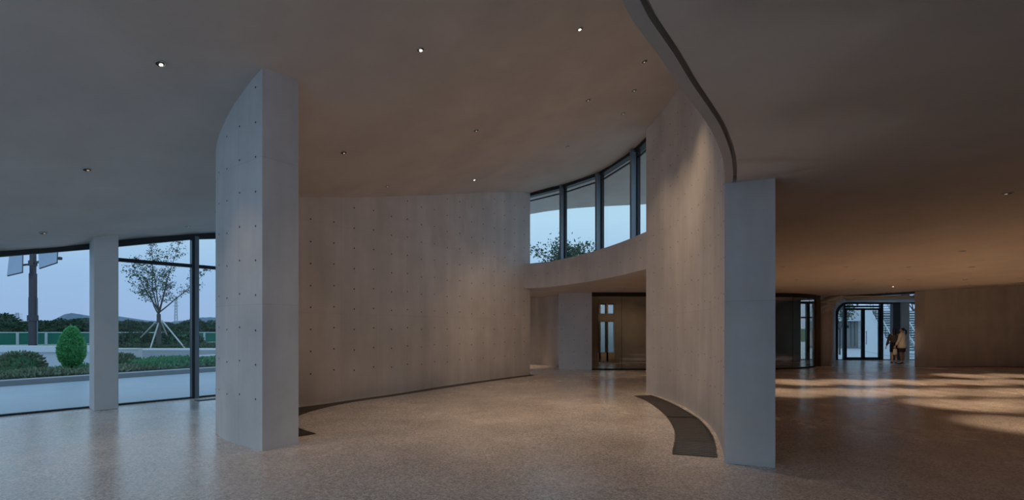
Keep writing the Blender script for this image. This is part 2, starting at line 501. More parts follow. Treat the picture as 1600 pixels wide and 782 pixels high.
BEAM_F = resample(catmull([(.25, 16.75), (.62, 16.95), (1.05, 16.75), (1.68, 15.9), (2.25, 15.05), (2.65, 14.3), (3.08, 13.3), (3.42, 12.2)]), 0.12)
BEAM_F = resample(catmull([(.22, 16.78), (.75, 16.75), (1.25, 16.4), (1.68, 15.85), (2.25, 15.05), (2.65, 14.3), (3.08, 13.3), (3.42, 12.2)]), 0.12)
GLZ = resample(catmull([(.55, 17.35), (.95, 17.2), (1.6, 16.6), (2.1, 15.95), (2.62, 15.2), (3.05, 14.4), (3.45, 13.4), (3.78, 12.2)]), 0.1)
WINL = V2([(-13.9, -2.5), (-13.95, -1), (-13.5, 3.0), (-12, 5.95), (-9.46, 8.93), (-8.30, 10.24), (-7.44, 11.26), (-7.13, 11.63), (-5.7, 13.25), (-3.6, 14.9), (-1.45, 15.3)])

# ------------------------------------------------------------------ floor with the two drain channels cut out
def curve_poly(a, b): return list(a)+list(reversed(b))
DR_OUT = resample(catmull([(2.57, 6.05), (2.90, 6.91), (3.05, 7.37), (3.21, 7.99), (3.36, 8.74), (3.45, 9.81), (3.47, 10.85), (3.40, 11.76)]), 0.1)
DR_IN = resample(catmull([(2.06, 6.21), (2.37, 7.03), (2.56, 7.60), (2.69, 8.1), (2.85, 8.95), (2.95, 9.81), (3.00, 10.85), (2.92, 11.65)]), 0.1)
_k = min(range(len(LW_IN)), key=lambda i: (LW_IN[i]-Vector((-3.35, 7.05))).length)
DL_OUT = resample(V2([(-3.22, 7.21)])+offset(LW_IN, -0.03)[_k+3:], 0.12)
DL_IN = resample(catmull([(-3.0, 7.43), (-3.48, 7.89), (-3.85, 8.45), (-3.96, 8.98), (-3.86, 9.75), (-3.50, 10.65), (-2.72, 11.75), (-1.68, 13.35), (-.36, 15.25), (.82, 16.75)]), 0.12)
HOLE_R = curve_poly(DR_OUT, DR_IN)
HOLE_L = curve_poly(DL_OUT, DL_IN)

floor_poly = [(p.x, p.y) for p in WINL]+[(-1.5, 17.5), (-1.0, 22.5), (2.9, 25.4), (27, 25.4), (27, -2.5)]
floor = sheet('floor', floor_poly, [HOLE_R, HOLE_L], lambda x, y: 0.0, M['floor'], step=1.5)
tag(floor, 'pinkish grey terrazzo floor of the hall', None, None, 'structure')

def grate(name, out, inn, label, rods, step):
    root = empty(name, (0, 0, 0)); tag(root, label, 'drain grate', None)
    mb = MB()                                         # channel below
    n = min(len(out), len(inn)); o = resample(out, 1e9) if False else out
    oo = [out[int(round(i*(len(out)-1)/59))] for i in range(60)]; ii = [inn[int(round(i*(len(inn)-1)/59))] for i in range(60)]
    for k in range(59):
        a, b, c, d = oo[k], oo[k+1], ii[k+1], ii[k]
        mb.quad((a.x, a.y, -.14), (b.x, b.y, -.14), (c.x, c.y, -.14), (d.x, d.y, -.14))
        for p, q in ((a, b), (d, c)):
            mb.quad((p.x, p.y, -.14), (q.x, q.y, -.14), (q.x, q.y, 0), (p.x, p.y, 0))
    for p, q in ((oo[0], ii[0]), (oo[-1], ii[-1])):
        mb.quad((p.x, p.y, -.14), (q.x, q.y, -.14), (q.x, q.y, 0), (p.x, p.y, 0))
    mb.build('channel', M['pit'], root, fix=False)
    fr = MB()
    for line, s in ((oo, 1), (ii, -1)):
        for k in range(59):
            a, b = line[k], line[k+1]
            fr.beam((a.x, a.y, -.008), (b.x, b.y, -.008), 0.014, 0.016)
    for p, q in ((oo[0], ii[0]), (oo[-1], ii[-1])): fr.beam((p.x, p.y, -.008), (q.x, q.y, -.008), 0.014, 0.016)
    fr.build('grate_frame', M['grate'], root)
    Lo = sum((oo[i+1]-oo[i]).length for i in range(59))
    nb = int(Lo/step)
    bars = MB()
    for i in range(1, nb):
        t = i/nb*59; k = int(t); u = t-k
        a = oo[k].lerp(oo[min(k+1, 59)], u); b = ii[k].lerp(ii[min(k+1, 59)], u)
        bars.beam((a.x, a.y, -.008), (b.x, b.y, -.008), 0.018, 0.014)
    bo = bars.build('cross_bars', M['grate'], root); bo['kind'] = 'stuff'
    rd = MB()
    for j in range(1, rods):
        t = j/rods
        for k in range(59):
            a = oo[k].lerp(ii[k], t); b = oo[k+1].lerp(ii[k+1], t)
            rd.beam((a.x, a.y, -.016), (b.x, b.y, -.016), 0.005, 0.010)
    ro = rd.build('long_rods', M['grate'], root, fix=False); ro['kind'] = 'stuff'
    return root
grate('floor_grate', DR_OUT, DR_IN, 'curved dark metal floor grate at the foot of the warm-lit right wall', 15, 0.095)
grate('floor_grate', DL_OUT, DL_IN, 'long curved dark floor grate along the foot of the rear concrete wall', 14, 0.095)

# ------------------------------------------------------------------ curved walls
top_hi = lambda x, y: ceil_z(x, y)+0.06
zero = lambda x, y: -0.02
wall_right = ribbon_wall('wall_right', RW_IN, RW_OUT, zero, top_hi, M['wall'], zseg=6); tag(wall_right, kind='structure')
wall_left = ribbon_wall('wall_left', LW_IN, LW_OUT, zero, top_hi, M['wall'], zseg=6); tag(wall_left, kind='structure')

def tie_holes(parent, line, side, u0, du, z_lo, r=0.017, zmax=None, z0=1.62, dz=0.465, skip=0):
    """shallow form-tie recesses in rows over a wall face, a dark cup with a slim rim"""
    mb = MB(); L = [0.0]
    for i in range(1, len(line)): L.append(L[-1]+(line[i]-line[i-1]).length)
    u = u0; c = 0
    while u < L[-1]-0.08:
        j = max(i for i in range(len(L)) if L[i] <= u); j = min(j, len(line)-2)
        p = line[j].lerp(line[j+1], (u-L[j])/(L[j+1]-L[j])); t = (line[j+1]-line[j]).normalized()
        nrm = Vector((-t.y, t.x))*side
        top = (zmax(p.x, p.y) if zmax else ceil_z(p.x, p.y))-0.12
        k = -8
        while True:
            z = z0+dz*k+(0.02 if c % 2 else -0.02)+rnd.uniform(-.006, .006); k += 1
            if z > top: break
            if z < z_lo: continue
            n0 = len(mb.v)
            for ring, (rr, dd) in enumerate(((r, 0.0015), (r*0.8, 0.003), (r*0.62, 0.0006))):
                for q in range(8):
                    a = 2*math.pi*q/8
                    P = p+t*(rr*math.cos(a))+nrm*dd
                    mb.v.append((P.x, P.y, z+rr*math.sin(a)))
            for ring in range(2):
                for q in range(8):
                    q2 = (q+1) % 8
                    mb.f.append((n0+ring*8+q, n0+ring*8+q2, n0+ring*8+8+q2, n0+ring*8+8+q))
            mb.f.append(tuple(n0+16+q for q in range(8)))
        u += du; c += 1
    o = mb.build('tie_holes', M['hole'], parent, fix=False); o['kind'] = 'stuff'
    return o
tie_holes(wall_right, RW_IN, 1, 0.35, 0.49, 0.3, r=0.013)
tie_holes(wall_left, LW_IN, -1, 2.0, 0.54, 0.3)
tie_holes(wall_left, LW_OUT[:28], 1, 0.17, 0.42, 0.3, r=0.015)

# ------------------------------------------------------------------ low ceiling with its groove, fascia above
LIP = 0.085; GRV = 0.125
E0 = EDGE; E1 = offset(EDGE, LIP); E2 = offset(EDGE, GRV)       # towards the right of the room
beam_back = offset(BEAM_F, 0.0)
slab_rest = [(p.x, p.y) for p in offset(RW_IN, -0.27)]+[(p.x+.1, p.y+.1) for p in reversed(BEAM_F)]+[(-.2, 17.5), (-1.7, 21), (-1.7, 26.2), (27.3, 26.2), (27.3, -2.7), (.3, -2.7)]
slab_main = sheet('ceiling_low', [(p.x, p.y) for p in reversed(E2)]+slab_rest, [], slab_z, M['slab'], step=1.2, thick=0.30, up=False)
tag(slab_main, kind='structure')
def strip(name, a, b, za, zb, mat, parent=None):
    mb = MB()
    for k in range(len(a)-1):
        mb.quad((a[k].x, a[k].y, za(a[k].x, a[k].y)), (b[k].x, b[k].y, zb(b[k].x, b[k].y)),
                (b[k+1].x, b[k+1].y, zb(b[k+1].x, b[k+1].y)), (a[k+1].x, a[k+1].y, za(a[k+1].x, a[k+1].y)))
    o = mb.build(name, mat, parent, smooth=False, fix=False)
    return o
lip = ribbon_wall('ceiling_lip', E0, E1, slab_z, lambda x, y: slab_z(x, y)+0.5, M['ceil'], slab_main)
groove = strip('ceiling_groove', E1, E2, lambda x, y: slab_z(x, y)+0.07, lambda x, y: slab_z(x, y)+0.07, M['slab'], slab_main)
strip('groove_side', E2, E2, slab_z, lambda x, y: slab_z(x, y)+0.07, M['slab'], slab_main)
fascia = ribbon_wall('wall_fascia', E0, E1, lambda x, y: slab_z(x, y)+0.45, top_hi, M['ceil']); tag(fascia, kind='structure')

# ------------------------------------------------------------------ high ceiling
hi_poly = [(p.x, p.y) for p in WINL]+[(-1.2, 16.3), (-.2, 17.2), (-1.6, 20.3), (.7, 20.6), (5.2, 19.0), (8, 16.5), (6.2, 10)] \
    + [(p.x, p.y) for p in reversed(offset(RW_IN, -0.5))]+[(p.x, p.y) for p in offset(EDGE, 0.06)[2:]]+[(.1, -2.75), (-13.9, -2.75)]
ceil_hi = sheet('ceiling_high', hi_poly, [], ceil_z, M['ceil'], step=0.6, thick=0.35, up=False)
tag(ceil_hi, kind='structure')

# ------------------------------------------------------------------ curved beam under the clerestory
bz0 = lambda x, y: 3.03+0.10*min(max((16.5-y)/4.0, 0), 1)
bz1 = lambda x, y: 3.88+0.20*min(max((16.5-y)/4.2, 0), 1)
BEAM_B = offset(BEAM_F, 0.62)
beam = ribbon_wall('trim_1', BEAM_F, BEAM_B, bz0, bz1, M['wall']); tag(beam, 'curved concrete beam spanning below the clerestory glazing', None, None, 'structure')
beam.name = 'trim_1'
tie_holes(beam, BEAM_F, -1, 0.6, 0.5, 3.2, r=0.013, zmax=bz1)

# ------------------------------------------------------------------ glazing
def at_slope(line, s):
    for i in range(len(line)-1):
        a, b = line[i], line[i+1]
        sa, sb = a.x/a.y, b.x/b.y
        if (sa-s)*(sb-s) <= 0: return a.lerp(b, (s-sa)/(sb-sa) if sb != sa else 0)
    return line[-1]
def pane_between(parent, a, b, z0a, z0b, z1a, z1b, mat, line=None, name='pane'):
    pts = [a, b] if line is None else line
    mb = MB()
    th = 0.012
    tot = max(1e-6, (b-a).length)
    fr = pts; n = len(fr)
    t = (b-a).normalized(); nr = Vector((-t.y, t.x))*th/2
    for s in (-1, 1):
        base = len(mb.v)
        for i, p in enumerate(fr):
            u = i/(n-1); q = p+nr*s
            mb.v.append((q.x, q.y, z0a+(z0b-z0a)*u)); mb.v.append((q.x, q.y, z1a+(z1b-z1a)*u))
        for i in range(n-1):
            mb.f.append((base+2*i, base+2*i+2, base+2*i+3, base+2*i+1))
    m2 = 2*n
    for i in range(n-1):
        for k in (0, 1): mb.f.append((2*i+k, 2*i+2+k, m2+2*i+2+k, m2+2*i+k))
    for i in (0, n-1): mb.f.append((2*i, 2*i+1, m2+2*i+1, m2+2*i))
    return mb.build(name, mat, parent)

# clerestory above the beam
win_c = tag(empty('window_1'), 'curved band of clerestory glass panes above the beam', None, None, 'structure')
sl = [0.028, 0.1086, 0.185, 0.2595, 0.315]
cp = [at_slope(GLZ, s) for s in sl]; cp[0] = GLZ[0]; cp[-1] = GLZ[-1]
for i in range(4):
    a, b = cp[i], cp[i+1]
    pane_between(win_c, a, b, 3.7, 3.7, ceil_z(a.x, a.y)-.02, ceil_z(b.x, b.y)-.02, M['glass'])
    t = (b-a).normalized()
    for dz, th, nm, dep in ((0.05, 0.13, 'head_frame', 0.2), (0.26, 0.035, 'head_bead', 0.05)):
        MB().beam((a.x, a.y, ceil_z(a.x, a.y)-dz), (b.x, b.y, ceil_z(b.x, b.y)-dz), dep, th).build(nm, M['frame'], win_c)
    MB().beam((a.x, a.y, 3.9), (b.x, b.y, 3.9), 0.12, 0.08).build('sill_frame', M['frame'], win_c)
for i in (1, 2, 3):
    p = cp[i]; t = (cp[i+1]-cp[i-1]).normalized(); rz = math.atan2(t.y, t.x)
    zt = ceil_z(p.x, p.y)-.05
    inw = Vector((t.y, -t.x))        # towards the hall
    q = p-inw*-0.10
    m = MB().box((q.x, q.y, (3.7+zt)/2), (0.07, 0.24, zt-3.7), rz).build('mullion', M['fin'], win_c)
    q2 = p+t*0.05
    MB().box((q2.x, q2.y, (3.7+zt)/2), (0.045, 0.10, zt-3.7), rz).build('mullion_seal', M['frame'], win_c)

# glazing line on the left: heads follow the ceiling
wn_i = 2
def glazed_run(pts, mull, transoms=None, head=0.13, sill=True, zt=None, name=None, label=None, open_bay=False):
    """one window: panes between the given mullion points"""
    global wn_i
    zt = zt or (lambda x, y: ceil_z(x, y))
    root = tag(empty(name or 'window_%d' % wn_i), label, None, None, 'structure'); wn_i += 1
    for i in range(len(pts)-1):
        a, b = pts[i], pts[i+1]
        za, zb = zt(a.x, a.y), zt(b.x, b.y)
        if not open_bay: pane_between(root, a, b, 0.03, 0.03, za-.04, zb-.04, M['glass'])
        MB().beam((a.x, a.y, za-head/2+.02), (b.x, b.y, zb-head/2+.02), 0.14, head).build('head_frame', M['frame'], root)
        if sill: MB().beam((a.x, a.y, 0.018), (b.x, b.y, 0.018), 0.10, 0.036).build('sill_frame', M['frame'], root)
        if transoms and transoms[i]:
            MB().beam((a.x, a.y, transoms[i]), (b.x, b.y, transoms[i]), 0.10, 0.075).build('transom', M['frame'], root)
    for i in mull:
        p = pts[i]; q = pts[min(i+1, len(pts)-1)]; r = pts[max(i-1, 0)]
        t = (q-r).normalized(); rz = math.atan2(t.y, t.x); z = zt(p.x, p.y)-.05
        n = Vector((t.y, -t.x))
        MB().box((p.x-t.x*.045, p.y-t.y*.045, z/2), (0.05, 0.16, z), rz).build('mullion', M['frame'], root)
        MB().box((p.x+t.x*.025, p.y+t.y*.025, z/2), (0.085, 0.20, z), rz).build('mullion_fin', M['fin'], root)
    return root
def along(a, b, n): return [a.lerp(b, i/n) for i in range(n+1)]
dirw = (Vector((-7.13, 11.63))-Vector((-9.46, 8.93))).normalized()
m0 = Vector((-7.42, 11.29)); c0 = Vector((-8.5, 10.04))
glazed_run([c0, m0, m0+dirw*1.7, Vector((-4.7, 14.1)), Vector((-3.3, 15.0)), Vector((-1.45, 15.3))], [1, 2, 3, 4], [3.08, 3.08, 3.08, 3.08, 3.08], label='tall glazed bay with dark transom between column and pillar')
lft = [c0-dirw*1.74, c0-dirw*3.45, Vector((-12.0, 5.95)), Vector((-13.0, 4.1)), Vector((-13.6, 2.2)), Vector((-13.9, 0)), Vector((-13.9, -2.5))]
glazed_run([c0]+lft, list(range(1, len(lft))), label='leftmost single-pane glazed bay')
rear_z = lambda x, y: ceil_z(x, -2.5)
glazed_run(along(Vector((-13.9, -2.5)), Vector((.1, -2.5)), 8), list(range(1, 8)), zt=rear_z, sill=False, open_bay=True, label='tall unseen front behind the viewer, left unglazed for more light')  # unseen front, opened wide and unglazed to raise the cool light

def flat_wall(name, a, b, th, z0, z1, mat, label=None):
    a = Vector(a); b = Vector(b); t = (b-a).normalized(); n = Vector((-t.y, t.x))*th
    w = ribbon_wall(name, [a, b], [a+n, b+n], lambda x, y: z0, z1 if callable(z1) else (lambda x, y: z1), mat)
    return tag(w, label, None, None, 'structure')
flat_wall('wall_rear', (27, -2.5), (.1, -2.5), 0.3, 0, 3.8, M['darkwall'])
flat_wall('wall_far_right', (27, -2.5), (27, 26), -0.3, 0, 4.4, M['darkwall'])

# square column standing at the glazing
col = MB()
cA = Vector((-8.2, 9.48)); cn = Vector((-dirw.y, dirw.x))
cB = cA+dirw*0.38; cC = cB+cn*0.5; cD = cA+cn*0.5
zc = ceil_z(cA.x, cA.y)+.25
n0 = len(col.v)
for z in (0, zc):
    for p in (cA, cB, cC, cD): col.v.append((p.x, p.y, z))
for f in ((0, 1, 2, 3), (4, 5, 6, 7), (0, 1, 5, 4), (1, 2, 6, 5), (2, 3, 7, 6), (3, 0, 4, 7)): col.f.append(f)
co = col.build('concrete_column', M['pier']); tag(co, 'slender square concrete column standing at the left glazing', 'column')
bv = co.modifiers.new('bevel', 'BEVEL'); bv.width = 0.012; bv.segments = 2

# small floor drain by the glazing
fd = empty('floor_drain'); tag(fd, 'small flat slotted floor drain by the left glazing', 'drain')
p = Vector(fl(306, 627)); q = p+dirw*0.9
MB().beam((p.x, p.y, 0.002), (q.x, q.y, 0.002), 0.24, 0.008).build('drain_plate', M['pit'], fd)
dm = MB()
for i in range(30):
    c = p.lerp(q, (i+.5)/30); n = Vector((-dirw.y, dirw.x))*0.11
    dm.beam((c.x-n.x, c.y-n.y, .008), (c.x+n.x, c.y+n.y, .008), 0.008, 0.006)
o = dm.build('drain_bars', M['grate'], fd); o['kind'] = 'stuff'

# ------------------------------------------------------------------ passage under the beam
glazed_run([Vector((.2, 17.3)), Vector((-.5, 18.3))], [1], zt=slab_z, label='side glazing lighting the passage behind the rear wall')
PW = resample(catmull([(-.5, 18.3), (-.75, 19.3), (-.6, 20.6), (.1, 21.6), (.75, 21.95), (1.25, 21.95), (1.6, 21.2), (2.3, 20.9), (3.4, 20.9)]), 0.2)
wp = ribbon_wall('wall_passage', PW, offset(PW, 0.3), zero, lambda x, y: slab_z(x, y)+.05, M['wall']); tag(wp, kind='structure')
blk = MB()
bA, bB = Vector((1.87, 19.35)), Vector((3.13, 18.95)); bt = (bB-bA).normalized(); bn = Vector((-bt.y, bt.x))*1.9
for z in (0, 3.2):
    for p in (bA, bB, bB+bn, bA+bn): blk.v.append((p.x, p.y, z))
for f in ((0, 1, 2, 3), (4, 5, 6, 7), (0, 1, 5, 4), (1, 2, 6, 5), (2, 3, 7, 6), (3, 0, 4, 7)): blk.f.append(f)
bo = blk.build('wall_block', M['pier']); tag(bo, kind='structure')
tie_holes(bo, [bA.lerp(bB, i/10) for i in range(11)], -1, 0.12, 0.5, 0.2, r=0.014, zmax=slab_z)

# ------------------------------------------------------------------ glass room behind the right wall
GB = resample(catmull([(3.13, 18.95), (5.2, 19.0), (8, 19.05), (10.4, 19.25), (11.6, 19.6), (12.6, 20.25), (13.15, 20.9)]), 0.35)
gb = empty('glass_room'); tag(gb, 'dark bronze glass room with black header behind the right wall', 'glass room')
ng = 9
Lg = [0.0]
for i in range(1, len(GB)): Lg.append(Lg[-1]+(GB[i]-GB[i-1]).length)
def on_gb(u):
    j = max(i for i in range(len(Lg)) if Lg[i] <= u+1e-9); j = min(j, len(GB)-2)
    return GB[j].lerp(GB[j+1], (u-Lg[j])/(Lg[j+1]-Lg[j]))
for i in range(ng):
    u0, u1 = Lg[-1]*i/ng+.006, Lg[-1]*(i+1)/ng-.006
    ln = [on_gb(u0+(u1-u0)*k/4) for k in range(5)]
    pane_between(gb, ln[0], ln[-1], 0.05, 0.05, 2.95, 2.95, M['box_glass'], ln, 'glass_panel')
    a = on_gb(u1+.006)
    if i < ng-1: MB().box((a.x, a.y, 1.48), (0.012, 0.016, 2.86)).build('glass_joint', M['header'], gb)
hd = MB(); sd = MB()
for i in range(len(GB)-1):
    a, b = GB[i], GB[i+1]
    hd.beam((a.x, a.y, 2.97), (b.x, b.y, 2.97), 0.16, 0.17); sd.beam((a.x, a.y, 0.025), (b.x, b.y, 0.025), 0.10, 0.05)
hd.build('header', M['header'], gb); sd.build('sill', M['header'], gb)
e = GB[-1]
MB().box((e.x+.06, e.y, 1.55), (0.16, 0.2, 3.1)).build('end_post', plain('bronze_post', (0.14, 0.10, 0.075), 0.6), gb)
flat_wall('wall_glass_room', (12.2, 23.6), (5.0, 23.6), -0.3, 0, 3.3, M['wall'])
flat_wall('wall_glass_room_left', (3.9, 23.6), (3.0, 23.6), -0.3, 0, 3.3, M['wall'])
flat_wall('wall_glass_room_sill', (5.0, 23.6), (3.9, 23.6), -0.3, 0, 0.45, M['wall'])
flat_wall('wall_glass_room_band', (5.0, 23.55), (3.9, 23.55), -0.3, 1.95, 2.35, M['wall'])
glazed_run(along(Vector((3.9, 23.7)), Vector((5.0, 23.7)), 3), [1, 2], zt=lambda x, y: 2.9, label='small barred window seen through the left end of the glass room')  # added window in place of a window reflection on the glass
flat_wall('wall_glass_room_head', (5.0, 23.6), (3.9, 23.6), -0.3, 2.85, 3.3, M['wall'])
flat_wall('wall_glass_room_return', (12.2, 25.2), (12.2, 23.6), 0.3, 0, 3.3, M['wall'])
flat_wall('wall_glass_room_side', (3.2, 20.9), (3.2, 23.6), -0.3, 0, 3.3, M['wall'])


# ------------------------------------------------------------------ rounded portal to the courtyard doors
def arch_line(xl, xr, zt, r, n=10, xr_round=None):
    """from the left foot up round the top-left corner and along the top to the right"""
    pts = [(xl, 0.0), (xl, zt-r)]
    for k in range(1, n+1):
        a = math.pi-(math.pi/2)*k/n
        pts.append((xl+r+r*math.cos(a), zt-r+r*math.sin(a)))
    pts.append((xr, zt))
    return pts
DW = 25.0
fA = arch_line(13.80, 20.5, 3.00, 0.62); fB = arch_line(16.70, 20.9, 3.02, 0.62); fO = arch_line(13.42, 20.5, 3.06, 0.78)
po = MB()
for k in range(len(fA)-1):
    a, b = fA[k], fA[k+1]; c, d = fB[k+1], fB[k]
    po.quad((a[0], 21.0, a[1]), (b[0], 21.0, b[1]), (c[0], DW, c[1]), (d[0], DW, d[1]))
for k in range(len(fA)-1):
    a, b = fO[k], fO[k+1]; c, d = fA[k+1], fA[k]
    po.quad((a[0], 20.98, a[1]), (b[0], 20.98, b[1]), (c[0], 21.0, c[1]), (d[0], 21.0, d[1]))
    po.quad((a[0], 20.98, a[1]), (b[0], 20.98, b[1]), (b[0], 21.5, b[1]), (a[0], 21.5, a[1]))
portal = po.build('wall_portal', M['pier'], smooth=True, fix=False); tag(portal, kind='structure')
portal.modifiers.new('thickness', 'SOLIDIFY').thickness = 0.04
flat_wall('wall_portal_back', (16.75, DW+.1), (16.05, DW+.1), -0.25, 0, 3.4, M['wall'])
flat_wall('wall_portal_side', (15.0, DW+.1), (12.0, DW+.1), -0.25, 0, 3.4, M['wall'])
glazed_run(along(Vector((15.0, DW+.1)), Vector((16.05, DW+.1)), 3), [1, 2], [2.2]*3, zt=lambda x, y: 3.02, label='narrow barred window seen through the right end of the glass room')  # this opening is also added, imitating reflected windows
# right pier and right wall
pr = MB()
pts = [Vector((17.30, 20.75)), Vector((17.6, 20.5)), Vector((18.0, 20.45)), Vector((18.6, 20.9)), Vector((17.9, 21.3))]
pts = [Vector((17.28, 20.72)), Vector((17.45, 20.42)), Vector((17.92, 20.42)), Vector((17.92, 21.0)), Vector((17.5, 21.0))]
for z in (0, 3.27):
    for p in pts: pr.v.append((p.x, p.y, z))
n = len(pts)
pr.f.append(tuple(range(n))); pr.f.append(tuple(range(n, 2*n)))
for k in range(n): pr.f.append((k, (k+1) % n, n+(k+1) % n, n+k))
prr = pr.build('concrete_pier', M['pier']); tag(prr, 'brown-lit concrete pier beside the two people', 'pier')
RWL = resample(catmull([(17.9, 20.5), (20, 20.42), (22, 20.3), (24, 19.9), (27.2, 18.8)]), 0.4)
wr = ribbon_wall('wall_back_right', RWL, offset(RWL, 0.3), zero, lambda x, y: slab_z(x, y)+.1, M['wall']); tag(wr, kind='structure')
skm = MB()
for i in range(len(RWL)-1):
    a, b = RWL[i], RWL[i+1]; skm.beam((a.x, a.y-.03, 0.006), (b.x, b.y-.03, 0.006), 0.08, 0.012)
sk = skm.build('drain_strip_right', M['header']); tag(sk, kind='structure')  # thin dark drain strip on the floor at the wall foot

# courtyard glazing with the double door; y = DW
X = lambda px: (px-CX)/FPX*DW
Zp = lambda py: EYE+(HY-py)/FPX*DW
dr = tag(empty('door_1'), 'dark framed glazed double door with rounded corner light', None, None, 'structure')
xl, xa, xb, xm, xd, xe = X(1306), X(1319), X(1322), X(1348), X(1375), X(1393)
ztop = Zp(473)
# outer rounded frame
r = 0.62; arc = arch_line(xl+.03, X(1404), ztop-.03, r, 12)
fm = MB()
for k in range(len(arc)-1):
    fm.beam((arc[k][0], DW, arc[k][1]), (arc[k+1][0], DW, arc[k+1][1]), 0.12, 0.10, up=(0, 1, 0))
fm.build('outer_frame', M['frame'], dr)
def vbar(x0, x1, z0, z1, nm, mat=M['frame'], d=0.12, y=DW): return MB().box(((x0+x1)/2, y, (z0+z1)/2), (x1-x0, d, z1-z0)).build(nm, mat, dr)
vbar(xa-.06, xa+.03, 0, ztop-.06, 'jamb'); vbar(xd-.02, xd+.13, 0, ztop-.06, 'jamb')
vbar(xa, xd, Zp(481.5)+.03, Zp(481.5)+.12, 'door_head')
def leaf_door(x0, x1, hs):
    d = empty('door_leaf', (0, 0, 0)); d.parent = dr
    zt = Zp(482); y = DW-.01
    for a, b, c, e2, nm in ((x0, x0+.085, .02, zt, 'stile'), (x1-.085, x1, .02, zt, 'stile'), (x0, x1, .02, .14, 'bottom_rail'), (x0, x1, zt-.1, zt, 'top_rail')):
        MB().box(((a+b)/2, y, (c+e2)/2), (b-a, .06, e2-c)).build(nm, M['frame'], d)
    MB().box(((x0+x1)/2, y, (zt+.04)/2), (x1-x0-.17, .012, zt-.24)).build('door_pane', M['glass'], d)
    xh = x1-.13 if hs > 0 else x0+.13
    MB().tube([(xh, y-.07, .8), (xh, y-.07, 1.5)], .014).tube([(xh, y-.07, .88), (xh, y, .88)], .01).tube([(xh, y-.07, 1.42), (xh, y, 1.42)], .01).build('handle', M['fin'], d)
leaf_door(xa+.03, xm-.005, 1); leaf_door(xm+.005, xd-.02, -1)
def pane(x0, x1, z0, z1, y=DW): MB().box(((x0+x1)/2, y, (z0+z1)/2), (x1-x0, .012, z1-z0)).build('pane', M['glass'], dr)
pane(xl+.05, xa-.06, .03, ztop-.25); pane(xd+.13, xe, .03, ztop-.06); pane(X(1405), X(1406.5)+.05, .03, ztop); pane(X(1419), X(1440), .03, ztop-.02)
MB().box(((xl+X(1440))/2, DW, .015), (X(1440)-xl, .1, .03)).build('threshold', M['frame'], dr)
vbar(xe, X(1404), 0, ztop, 'broad_mullion', plain('grey_mullion', (0.10, 0.10, 0.115), 0.5), 0.2)
vbar(X(1418), X(1441), ztop-.06, ztop, 'side_head')
pane(X(1419), X(1440), ztop, ztop+.4)
cc = MB().box(((X(1405.5)+X(1418.5))/2, DW+.1, 1.75), (X(1418.5)-X(1405.5), .4, 3.5)).build('concrete_column', M['pier'])
tag(cc, 'grey concrete column in the courtyard glazing behind the cream-coated woman', 'column')
# soffit over the doors up to the glass
sheet('ceiling_portal', [(14.0, 21.0), (17.9, 20.95), (23, 20.95), (23, 25.3), (17.2, 25.3)], [], lambda x, y: 3.03, M['pier'], step=2, up=False, thick=.02)
bpy.data.objects['ceiling_portal']['kind'] = 'structure'
flat_wall('wall_court_right', (22.6, DW), (27, DW), 0.3, 0, 4.0, M['wall'])

# ------------------------------------------------------------------ recessed downlights
def lamp_meshes():
    mb = MB(); prof = [(0.046, -0.002), (0.050, -0.010), (0.058, -0.010), (0.062, -0.002), (0.060, 0.004)]
    mb.lathe(prof, 20); ring = mb.build('tmp_ring', M['ring'], smooth=True).data
    mb = MB(); mb.lathe([(0.047, -0.0035), (0.030, -0.0025), (0.001, -0.002)], 20); can = mb.build('tmp_can', M['can']).data
    def disc(m, r, nm):
        mb = MB(); mb.lathe([(r, -0.006), (r*0.6, -0.008), (0.001, -0.0085)], 14, (0, 0.016, 0)); return mb.build(nm, m).data
    out = ring, can, disc(M['lampglow'], 0.020, 'tmp_lit'), disc(M['lampdim'], 0.017, 'tmp_dim')
    for nm in ('tmp_ring', 'tmp_can', 'tmp_lit', 'tmp_dim'): bpy.data.objects.remove(bpy.data.objects[nm])
    return out
RING, CAN, LIT, DIM = lamp_meshes()
for me, nm in ((RING, 'trim_ring'), (CAN, 'lamp_can'), (LIT, 'lamp_lens'), (DIM, 'lamp_lens')): me.name = nm
def normal_at(zf, x, y):
    e = 0.05
    return Vector(((zf(x+e, y)-zf(x-e, y))/(2*e), (zf(x, y+e)-zf(x, y-e))/(2*e), -1)).normalized()
def downlight(x, y, zf, label, group, power=0, cone=70, lit=True, blend=0.95, soft=0.05, aim=None, col=WARM):
    z = zf(x, y)
    root = empty('downlight', (x, y, z-.001)); tag(root, label, 'ceiling light', group)
    n = normal_at(zf, x, y)
    root.rotation_euler = Vector((0, 0, -1)).rotation_difference(n).to_euler()
    link('trim_ring', RING, None, root); link('lamp_can', CAN, None, root); link('lamp_lens', LIT if lit else DIM, None, root)
    if power:
        ld = bpy.data.lights.new('lamp_beam', 'SPOT'); ld.energy = power; ld.color = col
        ld.spot_size = math.radians(cone); ld.spot_blend = blend; ld.shadow_soft_size = soft
        lo = bpy.data.objects.new('lamp_beam', ld); COL.objects.link(lo); lo.parent = root
        lo.location = (0, 0, -0.05)
        d = Vector((0, 0, -1)) if aim is None else (Vector(aim)-Vector((x, y, z))).normalized()
        d = root.rotation_euler.to_matrix().inverted() @ d
        lo.rotation_euler = Vector((0, 0, -1)).rotation_difference(d).to_euler()
    return root
